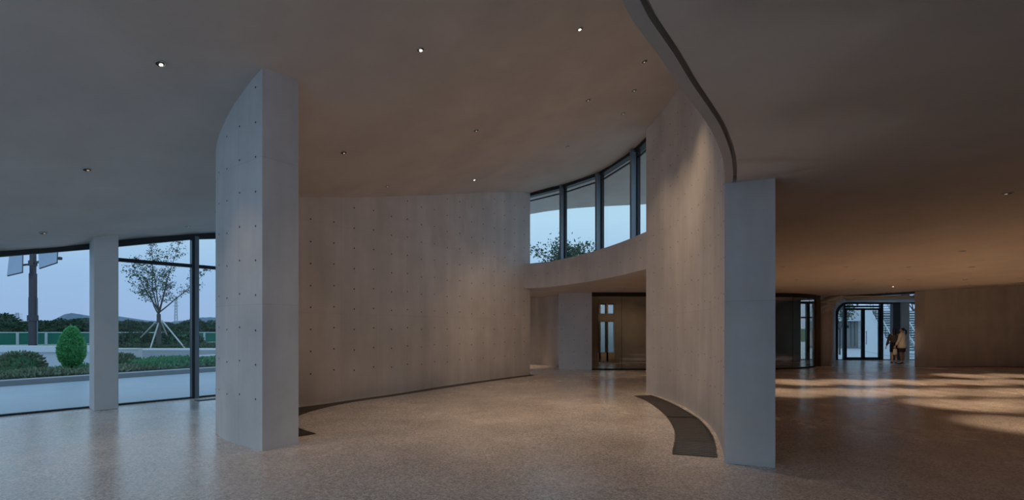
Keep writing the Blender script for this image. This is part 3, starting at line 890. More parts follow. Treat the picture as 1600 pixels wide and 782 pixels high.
HI = [  # pixel, lit, power, cone, label
    (250, 99, True, 75, 75, 'brightest round ceiling downlight above the left glazing'),
    (136, 264, False, 45, 75, 'dim round downlight in the low left ceiling, left of the bright one'),
    (68, 364, False, 14, 75, 'small dim downlight just above the leftmost glazing'),
    (294, 354, False, 0, 75, 'tiny dark downlight just above the glazing beside the pillar'),
    (657, 77, True, 66, 80, 'lit downlight high in the ceiling right of the left pillar'),
    (906, 45, True, 150, 80, 'lit downlight nearest the low ceiling edge at the top'),
    (1007, 96, False, 169, 80, 'downlight close beside the curved ceiling edge, above the right wall'),
    (991, 141, False, 130, 75, 'first downlight below the one beside the curved ceiling edge'),
    (974, 177, False, 103, 75, 'downlight in the row above the clerestory, nearest the right wall'),
    (919, 156, False, 209, 52, 'dark downlight left of the row beside the right wall'),
    (887, 229, False, 58, 80, 'small downlight above the clerestory windows'),
    (825, 276, False, 40, 80, 'tiny downlight just above the left end of the clerestory'),
    (744, 204, False, 138, 80, 'dark downlight in the middle of the high ceiling'),
    (537, 238, False, 42, 80, 'dim downlight right of the left pillar, above the rear wall'),
    (605, 291, False, 0, 80, 'tiny downlight just above the rear wall, left one'),
    (741, 281, True, 12, 80, 'tiny lit downlight just above the rear wall, right one'),
]
for px, py, lit, pw, cone, lab in HI:
    x, y, z = ceil_hit(px, py)
    downlight(x, y, ceil_z, lab, None, pw, cone, lit, aim=(-.3, 15.8, .6) if px == 919 else None)
LO = [(x, y) for y, xs in ((16.5, (15.6, 17.4, 19.2, 21.0)), (14.6, (8.6, 10.3, 12.0, 13.7, 15.4, 17.1, 18.8)), (12.3, (6.9, 8.5, 10.1, 11.7, 13.3, 14.9)),
                            (10.3, (9.6, 11.2, 12.8)), (8.0, (8.7, 10.3, 11.9))) for x in xs]   # low ceiling on the right, in rows
ORD = ['first', 'second', 'third', 'fourth', 'fifth', 'sixth', 'seventh', 'eighth', 'ninth', 'tenth', 'eleventh', 'twelfth', 'thirteenth', 'fourteenth', 'fifteenth', 'sixteenth', 'seventeenth', 'eighteenth']
rows = sorted({y for x, y in LO})
for x, y in LO:
    r_ = rows.index(y); c_ = sorted(q for q, w in LO if w == y).index(x)
    lab = 'small recessed downlight in the low right ceiling, %s of the %s row from the viewer' % (ORD[c_], ('nearest' if r_ == 0 else ORD[r_]))
    downlight(x, y, slab_z, lab, 'downlights in the low right ceiling', 250, 42, False, 0.8, 0.06)
x, y, z = slab_hit(1396, 448); downlight(x, y, slab_z, 'larger lit downlight in front of the courtyard doors', None, 170, 20, True, aim=(17.55, 22.1, .8))
x, y, z = slab_hit(1387, 456); downlight(x, y, slab_z, 'smaller lit downlight right before the courtyard doors', None, 120, 24, True, aim=(17.55, 22.1, .8))
x, y, z = slab_hit(1574, 302); downlight(x, y, slab_z, 'dark unlit downlight at the right edge of the low ceiling', None, 0, 60, False)
# passage and glass room
downlight(.35, 20.6, slab_z, 'downlight grazing the recess wall behind the rear wall', None, 150, 60, False)
downlight(4.0, 17.2, slab_z, 'downlight between the beam and the glass room', None, 45, 70, False)
downlight(5.0, 20.2, slab_z, 'added unseen lamp inside the glass room, left end', None, 60, 75, False, aim=(5.3, 23.6, 1.0))  # lamp added to brighten the glass room's back wall
downlight(11.0, 21.2, slab_z, 'added unseen lamp inside the glass room, right end', None, 90, 75, False, aim=(10.6, 23.6, 1.0))  # second added lamp, aimed at the same back wall

# ------------------------------------------------------------------ outside: ground, kerbs, wall, road
def pt(px, d, z=0.0): return Vector(((px-CX)/FPX*d, d, z))
def zat(py, d): return EYE+(HY-py)/FPX*d
out_poly = [(-60, -60), (60, -60), (60, 60), (-60, 60)]
kd = Vector((-11.5, 18.8))-Vector((-14.7, 13.9)); kd.normalize(); kn = Vector((-kd.y, kd.x))
KA = Vector((-14.7, 13.9))-kd*16; KB = Vector((-11.5, 18.8))+kd*12
def gslab(name, poly, z, mat, label, th=0.0):
    mb = MB(); n = len(poly)
    for p in poly: mb.v.append((p[0], p[1], z))
    mb.f.append(tuple(range(n)))
    if th:
        for p in poly: mb.v.append((p[0], p[1], z-th))
        mb.f.append(tuple(range(n, 2*n)))
        for k in range(n): mb.f.append((k, (k+1) % n, n+(k+1) % n, n+k))
    return tag(mb.build(name, mat), label, None, None, 'structure')
gslab('ground_paving', [(-90, -90), (90, -90), (90, 60), (-90, 60)], -0.05, M['paving'], 'pale granite paving outside the hall')
gslab('ground_far', [(-3000, 60), (3000, 60), (3000, 3500), (-3000, 3500)], -0.08, M['lawn'], 'far ground')
def strip_poly(a, b, n, w0, w1): return [a+n*w0, b+n*w0, b+n*w1, a+n*w1]
for nm, w0, w1, z, mt in (('kerb_face', 0.0, 0.05, 0.10, 'kerbdark'), ('kerb_stone', 0.05, 0.42, 0.115, 'kerb')):
    gslab(nm, strip_poly(KA, KB, kn, w0, w1), z, M[mt], 'granite kerb along the planting bed', 0.2)
gslab('planting_bed', strip_poly(KA, KB, kn, 0.42, 3.4), 0.06, M['soil'], 'dark soil of the planting bed', 0.15)
k2a, k2b = Vector((-19.5, 26.0))-Vector((.32, .95))*5, Vector((-19.5, 26.0))+Vector((.32, .95))*9
gslab('ground_road', [(-80, 20.5), (-16, 20.5), (-8, 34), (-8, 37), (-80, 37)], -0.035, M['asphalt'], 'dark asphalt road beyond the planting bed')
gslab('kerb_far', [(-80, 37), (-5, 37), (-5, 38.4), (-80, 38.4)], 0.06, M['whitecap'], 'pale kerb on the far side of the road', 0.15)
gslab('ground_lawn', [(-90, 38.4), (-5, 38.4), (-5, 60), (-90, 60)], 0.05, M['lawn'], 'rough grass verge below the hoarding', 0.15)
t2 = Vector((.32, .95)).normalized(); n2 = Vector((-t2.y, t2.x))
gslab('kerb_inner', strip_poly(Vector((-19.3, 25.6)), Vector((-16.4, 34)), n2, 0, .35), 0.04, M['whitecap'], 'pale kerb between bed and road', 0.12)

# low white wall with coping
gw = empty('garden_wall', (0, 0, 0)); tag(gw, 'low white rendered garden wall with thick coping behind the shrubs', 'garden wall')
a, b = pt(-160, 19.0), pt(150, 19.6)
zt0, zt1 = zat(541.5, 18.9), zat(541, 19.5)
MB().beam((a.x, a.y, .34), (b.x, b.y, .34), .24, .68).build('wall_body', M['white'], gw)
MB().beam((a.x, a.y-.02, zt0-.13), (b.x, b.y-.02, zt1-.13), .40, .22).build('coping', M['whitecap'], gw)
MB().beam((a.x, a.y, zt0-.01), (b.x, b.y, zt1-.01), .44, .035).build('coping_edge', M['whitecap'], gw)
c, d = pt(150, 19.6), pt(219, 19.7)
lw = empty('garden_wall', (0, 0, 0)); tag(lw, 'short lower end of white garden wall right of the column', 'garden wall')
MB().beam((c.x, c.y, .4), (d.x, d.y, .4), .24, .80).build('wall_body', M['white'], lw)
MB().beam((c.x, c.y, zat(545.5, 19.65)), (d.x, d.y, zat(545.5, 19.7)), .30, .05).build('coping', M['whitecap'], lw)

# ------------------------------------------------------------------ leaves
def leaf_mesh(name, pts, size, rng, mat, elong=1.6, dirs=None):
    V = []; F = []
    for i, p in enumerate(pts):
        p = Vector(p); s = size*rng.uniform(.6, 1.3)
        d = Vector((rng.gauss(0, 1), rng.gauss(0, 1), rng.gauss(0, 1)))
        if dirs is not None: d = d*0.5+Vector(dirs[i])
        d.normalize()
        u = d.cross(Vector((rng.gauss(0, 1), rng.gauss(0, 1), rng.gauss(0, 1)))).normalized()
        w = d.cross(u)
        n = len(V)
        V += [tuple(p), tuple(p+d*s*elong*.5+u*s*.5), tuple(p+d*s*elong+w*s*.15), tuple(p+d*s*elong*.5-u*s*.5)]
        F.append((n, n+1, n+2, n+3))
    me = bpy.data.meshes.new(name); me.from_pydata(V, [], F); me.materials.append(mat)
    return me

def egg_points(n, rx, ry, prof, rng, jit=.04):
    """points over a lathe outline prof(t)->(radius factor, z)"""
    P = []; D = []
    while len(P) < n:
        t = rng.random(); a = rng.random()*2*math.pi; r, z = prof(t)
        if rng.random() > r+.15: continue
        k = 1+rng.uniform(-jit*2, jit)
        P.append((rx*r*k*math.cos(a), ry*r*k*math.sin(a), z+rng.uniform(-jit, jit)*.5))
        D.append((math.cos(a)*.8, math.sin(a)*.8, .7))
    return P, D

def lumpy_core(name, rx, ry, prof, mat, parent, seed, amp=.08, seg=20, rows=14, k=.93):
    rng = random.Random(seed); mb = MB(); n0 = 0
    ph = [rng.uniform(0, 6) for _ in range(6)]
    for i in range(rows+1):
        r, z = prof(i/rows)
        for j in range(seg):
            a = 2*math.pi*j/seg
            q = k*(1+amp*math.sin(3*a+ph[0]+z*3)+amp*.6*math.sin(5*a+ph[1]-z*5))
            mb.v.append((rx*r*q*math.cos(a), ry*r*q*math.sin(a), z))
    for i in range(rows):
        for j in range(seg):
            j2 = (j+1) % seg
            mb.f.append((i*seg+j, i*seg+j2, (i+1)*seg+j2, (i+1)*seg+j))
    return mb.build(name, mat, parent, smooth=True)

# clipped egg-shaped topiary
def egg(t):                                # 0 foot .. 1 tip
    z = t; r = math.sin(math.pi*min(1, t*.95+.05)**.80)**.62 if t < .99 else .06
    return max(.05, r), z
tp = empty('topiary_shrub', tuple(pt(112, 16.6, 0.08))); tag(tp, 'bright green clipped egg-shaped topiary left of the column', 'topiary')
H = zat(513, 16.6)-.30
prof = lambda t: (egg(t)[0], .26+egg(t)[1]*H)
lumpy_core('foliage_core', .34, .34, prof, M['leaf_hedge'], tp, 3, .03)
P, Dv = egg_points(5200, .34, .34, prof, rnd, .03)
lo = link('foliage', leaf_mesh('topiary_foliage', P, .048, rnd, M['leaf_top'], 1.5, Dv), None, tp); lo['kind'] = 'stuff'
MB().tube([(0, 0, -.05), (.01, 0, .35)], [.04, .035]).build('stem', M['bark'], tp)

# rounded pale shrubs
def dome(t): return math.cos(t*math.pi/2)**.6+.02, math.sin(t*math.pi/2)
def round_shrub(px, d, rx, h, label, mat, seed, n=1600, leaf=.05, z=.06):
    r_ = random.Random(seed)
    o = empty('round_shrub', tuple(pt(px, d, z))); tag(o, label, 'shrub')
    prof = lambda t: (dome(t)[0], dome(t)[1]*h)
    lumpy_core('foliage_core', rx, rx*.9, prof, M['leaf_hedge'], o, seed, .08, k=.88)
    P, Dv = egg_points(n, rx, rx*.9, prof, r_, .07)
    l = link('foliage', leaf_mesh('shrub_foliage', P, leaf, r_, mat, 2.2, Dv), None, o); l['kind'] = 'stuff'
round_shrub(32, 16.0, .62, zat(553, 16.0)-.06, 'pale rounded shrub at the far left of the planting bed', M['leaf_pale'], 11)
round_shrub(192, 18.2, .42, zat(555, 18.2)-.06, 'pale grey-green shrub right of the column before the low wall', M['leaf_pale'], 12)
round_shrub(213, 42, 1.7, zat(523, 42)-.05, 'dark clipped bush left of the staked tree before the hoarding', M['leaf_far'], 13, 1800, .12)
round_shrub(277, 42, 1.9, zat(522, 42)-.05, 'dark clipped bush right of the staked tree before the hoarding', M['leaf_far'], 14, 1800, .12)

# planting bed: ground cover on the left, hedge on the right
def bed(name, u0, u1, w0, w1, h, n, size, mat, label, cat, seed, elong=2.0):
    r_ = random.Random(seed); P = []; D = []
    for i in range(n):
        u = r_.uniform(u0, u1); w = r_.uniform(w0, w1)
        hh = h*(.75+.25*math.sin(u*2.1+w)*math.sin(u*.9+1))*(1-.45*max(0, 1-(w-w0)/.35))
        z = .06+hh*(r_.random()**.35)
        p = KA+kd*u+kn*w; P.append((p.x, p.y, z)); D.append((r_.uniform(-.3, .3), r_.uniform(-.5, .2), .9))
    me = leaf_mesh(name, P, size, r_, mat, elong, D)
    o = link(name, me); tag(o, label, cat, None, 'stuff')
uL = 16.0
bed('ground_cover', uL-6.5, uL+4.2, .45, 1.3, .26, 8500, .05, M['leaf_pale'], 'pale tufted ground cover along the kerb', 'ground cover', 21, 2.6)
bed('ground_cover', uL-6.5, uL+3.6, 1.2, 3.2, .24, 8500, .055, M['leaf_hedge'], 'dark green ground cover before the garden wall', 'ground cover', 22)
bed('hedge', uL+3.6, uL+15,   .5, 2.4, .46, 15000, .055, M['leaf_hedge'], 'low green hedge right of the column', 'hedge', 23)
r_ = random.Random(5); P = []
for i in range(5000):
    P.append((r_.uniform(-34, -20), r_.uniform(38.6, 43), .05+r_.random()**2*.28))
gv = link('verge_grass', leaf_mesh('verge_grass', P, .09, r_, M['leaf'], 2.4, [(0, 0, 1)]*len(P))); tag(gv, 'tufted verge grass under the staked tree', 'grass', None, 'stuff')

# ------------------------------------------------------------------ green hoarding fence
fn = empty('hoarding_fence'); tag(fn, 'green sheet hoarding with white posts across the road', 'fence')
fa_, fb_ = pt(-45, 43.5), pt(345, 56)
posts_px = [-16, 28.7, 73.3, 117, 157, 192, 227, 260, 291, 320, 347]
def on_f(px):
    s = (px-CX)/FPX; d = fb_-fa_
    t = (s*fa_.y-fa_.x)/(d.x-s*d.y); return fa_+d*t
prev = None
for px in posts_px:
    q = on_f(px); zt = zat(519.5, q.y)
    MB().box((q.x, q.y-.08, zt/2-.05), (.17, .12, zt+.14)).build('post', M['post'], fn)
    if prev is not None:
        z0, z1 = prev[1], zt
        MB().beam((prev[0].x, prev[0].y, z0/2-.1), (q.x, q.y, z0/2-.1), .05, z0+.1).build('sheet_panel', M['fence'], fn)
        MB().beam((prev[0].x, prev[0].y-.03, z0-.03), (q.x, q.y-.03, z1-.03), .09, .09).build('top_rail', M['post'], fn)
        MB().beam((prev[0].x, prev[0].y-.03, .06), (q.x, q.y-.03, .06), .09, .12).build('bottom_rail', M['post'], fn)
    prev = (q, zt)

# ------------------------------------------------------------------ pole with two solar panels
pl = empty('solar_pole', tuple(pt(51.5, 24.0, -.04))); tag(pl, 'tall dark pole carrying two solar panels behind the garden wall', 'pole')
sc = 24.0/FPX
MB().box((0, 0, 1.6), (.25, .22, 3.2)).build('lower_shaft', M['pole'], pl)
MB().box((.135, .07, 1.6), (.03, .06, 3.2)).build('edge_trim', M['fin'], pl)
MB().box((0, 0, 3.75), (.23, .20, 1.3)).build('middle_shaft', M['pole'], pl)
MB().box((0, 0, 5.3), (.18, .17, 2.0)).build('upper_shaft', M['pole'], pl)
zc_ = zat(497.5, 24)+.04
MB().box((.01, -.02, zc_), (.32, .27, .28)).build('collar', M['pole'], pl)
zb_ = zat(412, 24)+.04
MB().box((.01, -.02, zb_), (.25, .22, .26)).build('bracket', M['pole'], pl)
MB().beam((-.1, -.05, zb_-.05), (-.62, -.1, zb_-.12), .07, .08).build('arm', M['pole'], pl)
MB().beam((.1, -.05, zb_), (1.3, -.1, zb_+.33), .08, .09).build('arm', M['pole'], pl)
def solar(pts4, nm):
    q = [pt(px, 24+dy, zat(py, 24+dy)+.04)-pt(51.5, 24) for px, py, dy in pts4]
    nrm = (q[1]-q[0]).cross(q[3]-q[0]).normalized()*.04
    mb = MB(); mb.v = [tuple(p) for p in q]+[tuple(p+nrm) for p in q]
    mb.f = [(0, 1, 2, 3), (4, 5, 6, 7), (0, 1, 5, 4), (1, 2, 6, 5), (2, 3, 7, 6), (3, 0, 4, 7)]
    s = mb.build(nm, M['solar'], pl)
    fr = MB()
    for k in range(4): fr.beam(q[k], q[(k+1) % 4], .035, .05)
    fr.build('panel_frame', M['pole'], s)
solar([(12, 431.5, -.5), (35.5, 426, -.45), (36, 393, .25), (16, 396, .2)], 'solar_panel')
solar([(62, 420, -.5), (89.5, 411, -.45), (91, 380, .25), (61, 386, .2)], 'solar_panel')
MB().lathe([(.001, -.08), (.09, -.06), (.10, .06), (.001, .09)], 10, tuple(pt(93.5, 23.8, zat(403, 23.8))-pt(51.5, 24))).build('lamp_head', M['pole'], pl)

# ------------------------------------------------------------------ trees
def grow(seed, h, trunk_h, r0, spread, levels=4, forks=None):
    rng = random.Random(seed); segs = []; tips = []
    def branch(p, d, L, r, lev):
        pts = [p]; n = 5
        q = p.copy(); dd = d.copy()
        for k in range(n):
            dd = (dd+Vector((rng.gauss(0, .10), rng.gauss(0, .10), rng.gauss(.03, .06)))).normalized()
            q = q+dd*(L/n); pts.append(q.copy())
        rr = [r*(1-.5*k/n) for k in range(n+1)]
        segs.append((pts, rr))
        if lev >= 2:
            for k in range(2, n+1): tips.append((pts[k], dd))
        if lev >= levels: return
        m = 3 if lev == 0 else rng.choice((2, 3, 3))
        for j in range(m):
            i = rng.randint(2, n) if j else n
            a = rng.uniform(0, 2*math.pi); tl = spread*rng.uniform(.6, 1.2)*(1.0 if j else .5)
            sd = Vector((math.cos(a), math.sin(a), 0)); nd = (dd+sd*tl+Vector((0, 0, .12))).normalized()
            branch(pts[i], nd, L*rng.uniform(.62, .82), rr[i]*.72, lev+1)
    base = Vector((0, 0, 0)); top = Vector((0, 0, trunk_h))
    segs.append(([base, top*.5, top], [r0, r0*.85, r0*.8]))
    nf = forks or 4
    for j in range(nf):
        a = 2*math.pi*j/nf+rng.uniform(-.3, .3)
        d = Vector((math.cos(a)*spread*rng.uniform(.4, .9), math.sin(a)*spread*rng.uniform(.4, .9), 1)).normalized()
        branch(top, d, (h-trunk_h)*.40, r0*.55, 1)
    return segs, tips
def build_tree(name, label, loc, h, trunk_h, r0, spread, seed, nleaf, leaf, mat, levels=4, squash=1.0, group=None, forks=None, cl=.35):
    root = empty(name, tuple(loc)); tag(root, label, 'tree', group)
    segs, tips = grow(seed, h, trunk_h, r0, spread, levels, forks)
    mb = MB()
    for pts, rr in segs: mb.tube(pts, rr, 6 if rr[0] > .03 else 4, cap=False)
    mb.build('branches', M['bark'], root, smooth=True, fix=False)
    rng = random.Random(seed+1); P = []; D = []
    for i in range(nleaf):
        p, d = rng.choice(tips)
        P.append(p+Vector((rng.gauss(0, cl), rng.gauss(0, cl), rng.gauss(0, cl*.7)))); D.append((rng.uniform(-1, 1), rng.uniform(-1, 1), -.2))
    l = link('foliage', leaf_mesh('tree_foliage', P, leaf, rng, mat, 1.8, D), None, root); l['kind'] = 'stuff'
    return root
tb = pt(248, 39.5, .05)
def staked_tree():
    rng = random.Random(17); root = empty('staked_tree', tuple(tb)); tag(root, 'slender leafy tree held by pale wooden stakes across the road', 'tree')
    fork = zat(494, 39.5); top = zat(372, 39.5)
    mb = MB(); mb.tube([(0, 0, -.1), (.02, 0, fork*.5), (0, 0, fork+.1)], [.19, .16, .14], 8, cap=False); mb.build('trunk', M['bark'], root, smooth=True, fix=False)
    br = MB(); P = []; D = []
    for j in range(7):
        az = 2*math.pi*j/7+rng.uniform(-.35, .35); lean = (.30, 1.05, .55, 1.1, .2, .95, .9)[j]
        L = (top-fork)*rng.uniform(.82, 1.0)*math.sqrt(1+lean*lean)*(1.0 if lean < .55 else .62)
        d = Vector((math.cos(az)*lean, math.sin(az)*lean, 1)).normalized(); p = Vector((0, 0, fork-.15+rng.uniform(0, .5))); pts = [p.copy()]
        for k in range(10):
            d = (d+Vector((rng.gauss(0, .06), rng.gauss(0, .06), .015))).normalized(); p = p+d*L/10; pts.append(p.copy())
        br.tube(pts, [.058*(1-.085*k) for k in range(11)], 5, cap=False)
        for k in range(3, 11):
            for q in range(rng.choice((1, 2, 2))):
                a2 = rng.uniform(0, 6.28); sd = (d*.55+Vector((math.cos(a2), math.sin(a2), rng.uniform(-.05, .35)))).normalized()
                l2 = rng.uniform(.6, 1.5)*(1.15-.05*k); r_ = pts[k].copy(); tw = [r_.copy()]
                for m in range(4):
                    sd = (sd+Vector((rng.gauss(0, .12), rng.gauss(0, .12), rng.gauss(.02, .08)))).normalized(); r_ = r_+sd*l2/4; tw.append(r_.copy())
                br.tube(tw, [.014, .012, .010, .007, .005], 4, cap=False)
                for m in range(1, 5):
                    for n in range(rng.randint(6, 13)):
                        P.append(tw[m]+Vector((rng.gauss(0, .17), rng.gauss(0, .17), rng.gauss(0, .09)))); D.append((rng.uniform(-1, 1), rng.uniform(-1, 1), -.3))
    br.build('branches', M['bark'], root, smooth=True, fix=False)
    l = link('foliage', leaf_mesh('tree_foliage', P, .085, rng, M['leaf'], 1.8, D), None, root); l['kind'] = 'stuff'
staked_tree()
for k, (px, d, zy) in enumerate(((235, 38.6, 501), (289, 38.8, 501), (206, 42.0, 501), (268, 41.6, 503))):
    f = pt(px, d, .05); t = pt(250+(-1, 3, -4, 2)[k], 39.5, zat(zy, 39.5))
    so = MB().tube([f, t], .055, 7).build('tree_stake', M['stake']); 
    tag(so, ['pale stake leaning from the front left of the staked tree', 'pale stake leaning far to the right of the staked tree', 'pale stake running far to the left behind the staked tree', 'short pale stake just right of the staked trunk, behind'][k], 'stake', 'stakes holding the tree')
build_tree('leafy_tree', 'leafy tree crown rising beyond the clerestory windows', pt(884, 34.0, 0), 8.0, 4.6, .15, .95, 9, 3000, .11, M['leaf'], 4, forks=5, cl=.26)

# tree belt behind the hoarding: four meshes, placed one by one
belt = []
for k in range(4):
    r_ = random.Random(40+k)
    prof = lambda t: (dome(max(0, t*1.25-.25))[0] if t > .2 else .55+t*2.2, .3+t*5.2)
    root = empty('belt_tree')
    lumpy_core('crown_core', 3.0, 3.0, prof, M['leaf_far'], root, 50+k, .16, 18, 10, .9)
    P, Dv = egg_points(1500, 3.0, 3.0, prof, r_, .14)
    l = link('foliage', leaf_mesh('belt_foliage', P, .30, r_, M['leaf_far'], 1.7, Dv), None, root); l['kind'] = 'stuff'
    MB().tube([(0, 0, -.3), (0, 0, 1.2)], .2, 6).build('trunk', M['bark'], root)
    belt.append(root)
spots = [(3, 70, 491), (22, 110, 505), (40, 120, 503), (62, 105, 501), (80, 112, 502), (96, 98, 499), (112, 115, 500), (130, 105, 498),
         (188, 115, 503), (202, 105, 501), (218, 112, 503), (232, 100, 504), (262, 108, 505), (285, 98, 505), (303, 92, 500), (318, 110, 504), (334, 88, 502)]
for k, (px, d, py) in enumerate(spots):
    o = belt[k] if k < 4 else copy_tree(belt[k % 4])
    o.location = pt(px, d, -.1); s = (zat(py, d)+.1)/5.5
    w = rnd.uniform(.9, 1.35)
    o.scale = (s*w*1.25, s*w*1.25, s); o.rotation_euler.z = rnd.uniform(0, 6)
    tag(o, 'tallest dark tree behind the hoarding at the far left edge' if k == 0 else 'dark green tree in the belt behind the hoarding, %s from the left' % ORD[k], 'tree', 'trees behind the hoarding')

for k, (px, d, py, lab) in enumerate(((152, 110, 500, 'dark belt tree behind the hoarding, hidden by the slender column'), (171, 100, 500, 'dark belt tree behind the hoarding, right side of the slender column'),
                                      (354, 95, 502, 'dark belt tree behind the hoarding, hidden by the left pillar edge'), (378, 100, 500, 'dark belt tree behind the hoarding, hidden by the left pillar'),
                                      (402, 96, 501, 'dark belt tree behind the hoarding, hidden deepest behind the left pillar'))):
    o = copy_tree(belt[k % 4]); o.location = pt(px, d, -.1); s = (zat(py, d)+.1)/5.5
    o.scale = (s*1.4, s*1.4, s); o.rotation_euler.z = k*1.3
    tag(o, lab, 'tree', 'trees behind the hoarding')

# hills and pylons
def hill(prof, d, name, label):
    mb = MB(); n = len(prof)
    for i, (px, py) in enumerate(prof):
        p = pt(px, d); z = zat(py, d)
        mb.v += [(p.x, d, -5), (p.x, d+60, z), (p.x, d+400, -5)]
    for i in range(n-1):
        a, b = 3*i, 3*i+3
        mb.f += [(a, b, b+1, a+1), (a+1, b+1, b+2, a+2)]
    o = mb.build(name, M['hill'], smooth=True); return tag(o, label, 'hill')
def wob(L, amp=1.0):
    out = []; r_ = random.Random(2)
    for i in range(len(L)-1):
        for k in range(6):
            t = k/6; out.append((L[i][0]+(L[i+1][0]-L[i][0])*t, L[i][1]+(L[i+1][1]-L[i][1])*t+r_.uniform(-amp, amp)*.5))
    return out+[L[-1]]
hill(wob([(-80, 505), (10, 505), (35, 500), (52, 491), (66, 488), (80, 491), (95, 496), (118, 494), (135, 492), (160, 497), (185, 500), (230, 503), (262, 499), (285, 495), (310, 495), (345, 496), (420, 494)]), 900, 'distant_hill', 'wooded hills tinted blue for haze on the horizon beyond the trees')
def pylon(px, py, d, w, label):
    h = zat(py, d); o = empty('pylon', tuple(pt(px, d, 0))); tag(o, label, 'pylon')
    mb = MB()
    for s in (-1, 1): mb.beam((s*w/2, 0, 0), (s*w*.2, 0, h), .28, .28)
    k = 0
    for i in range(12):
        z0, z1 = h*i/12, h*(i+1)/12; f = lambda z: w/2-(w*.3)*z/h
        mb.beam((-f(z0), 0, z0), (f(z1), 0, z1), .14, .14); mb.beam((f(z0), 0, z0), (-f(z1), 0, z1), .14, .14)
    mb.build('lattice', M['steel'], o)
    cr = MB()
    for t in (.72, .82, .92): cr.beam((-w*.9, 0, h*t), (w*.9, 0, h*t), .2, .2)
    cr.build('cross_arms', M['steel'], o)
pylon(27, 489, 330, 4.0, 'thin lattice pylon on the horizon at the far left')
pylon(275, 463, 300, 2.2, 'tall thin twin mast right of the staked tree')

# ------------------------------------------------------------------ courtyard behind the doors
gslab('ground_courtyard', [(13, 25.2), (45, 25.2), (45, 60), (13, 60)], -0.02, M['courtpave'], 'pale courtyard paving')
cb = empty('courtyard_building'); tag(cb, 'pale courtyard building with a darker recessed ground floor', 'building')
y0 = 40.0
def cx(px, d): return (px-CX)/FPX*d
MB().box(((cx(1290, y0)+cx(1376, y0))/2, y0+1, (zat(502, y0)+zat(478, y0))/2), (cx(1376, y0)-cx(1290, y0), 2, zat(478, y0)-zat(502, y0))).build('upper_wall', M['plaster'], cb)
MB().box(((cx(1285, y0)+cx(1352, y0))/2, y0+1.2, zat(502, y0)/2), (cx(1352, y0)-cx(1285, y0), 1.2, zat(502, y0))).build('recessed_wall', M['plasterdark'], cb)
MB().box(((cx(1349, y0)+cx(1378, y0))/2, y0+.6, zat(502, y0)/2), (cx(1378, y0)-cx(1349, y0), 1.2, zat(502, y0))).build('side_wall', M['plaster'], cb)
MB().box((cx(1329, y0), y0+.55, zat(511, y0)), (.42, .1, .22)).build('wall_plate', M['frame'], cb)
for px in (1313, 1321, 1337, 1343): MB().box((cx(px, y0), y0+.58, zat(520, y0)), (.03, .06, 2.3)).build('panel_joint', M['slatgap'], cb)
# white stair flight
stf = empty('outdoor_stair'); tag(stf, 'white outdoor stair flight seen through the courtyard doors', 'stair')
sa = Vector((cx(1396, 28.3), 28.3, 0.05)); sb = Vector((cx(1353, 35), 35, zat(474, 35)))
sdv = (sb-sa); side = Vector((sdv.y, -sdv.x, 0)).normalized()
for s in (0, 1.25):
    o_ = side*s
    MB().beam(sa+o_, sb+o_, .05, .30).build('stringer', M['stair'], stf)
    MB().beam(sa+o_+Vector((0, 0, .95)), sb+o_+Vector((0, 0, .95)), .045, .05).build('handrail', M['stair'], stf)
for k in range(18):
    c = sa.lerp(sb, (k+.5)/18)+side*.62
    MB().box(tuple(c), (.30, 1.22, .04), math.atan2(sdv.y, sdv.x)).build('tread', M['plasterdark'], stf)
    if k % 2 == 0:
        for s in (0, 1.25):
            q = sa.lerp(sb, (k+.5)/18)+side*s
            MB().beam(q, q+Vector((0, 0, .95)), .02, .02).build('baluster', M['frame'], stf)
# slab screen under the stair
mb = MB(); q0 = sa-side*.1; q1 = sb-side*.1
qa = sa.lerp(sb, .05)-side*.08; qb = sb-side*.08
mb.v = [(qa.x, qa.y, 0), (qb.x, qb.y, 0), (qb.x, qb.y, qb.z-.2), (qa.x, qa.y, qa.z)]
mb.v += [tuple(Vector(v)+side*.06) for v in mb.v[:4]]
mb.f = [(0, 1, 2, 3), (4, 5, 6, 7), (0, 1, 5, 4), (1, 2, 6, 5), (2, 3, 7, 6), (3, 0, 4, 7)]
mb.build('side_screen', M['plaster'], stf)
# stone slat wall
sw = empty('slat_wall'); tag(sw, 'stone wall of stacked horizontal slats beyond the courtyard', 'wall')
ys = 37.0; xs0, xs1 = cx(1372, ys), cx(1450, ys)
MB().box(((xs0+xs1)/2, ys+.4, 1.5), (xs1-xs0, .4, 3.0)).build('backing', M['slatgap'], sw)
for k in range(16):
    z = .09+.185*k
    for j in range(3):
        w = (xs1-xs0)/3
        MB().box((xs0+w*(j+.5)+rnd.uniform(-.02, .02), ys+rnd.uniform(-.06, .06), z), (w*.985, .5, .115)).build('slat', M['slat'], sw)
gslab('wall_courtyard_far', [(xs0-1, 44), (xs1+6, 44), (xs1+6, 44.3), (xs0-1, 44.3)], 3.2, M['plaster'], 'pale wall behind the slat wall', 3.2)
wcb = flat_wall('wall_court_back', (16.0, 33.0), (2.0, 33.0), -0.3, 0, 2.7, M['plaster'])  # pale backdrop added behind the stand-in glass room window
# trees in the courtyard
build_tree('courtyard_tree', 'small leafy tree left of the courtyard doors outside', (cx(1312, 30), 30, 0), 3.9, 1.5, .06, .8, 31, 700, .09, M['leaf'], 3, cl=.22)
build_tree('courtyard_tree', 'leafy tree behind the slat wall', (cx(1428, 40), 40, 0), 6.2, 3.0, .1, .9, 32, 900, .14, M['leaf'], 3, cl=.35)

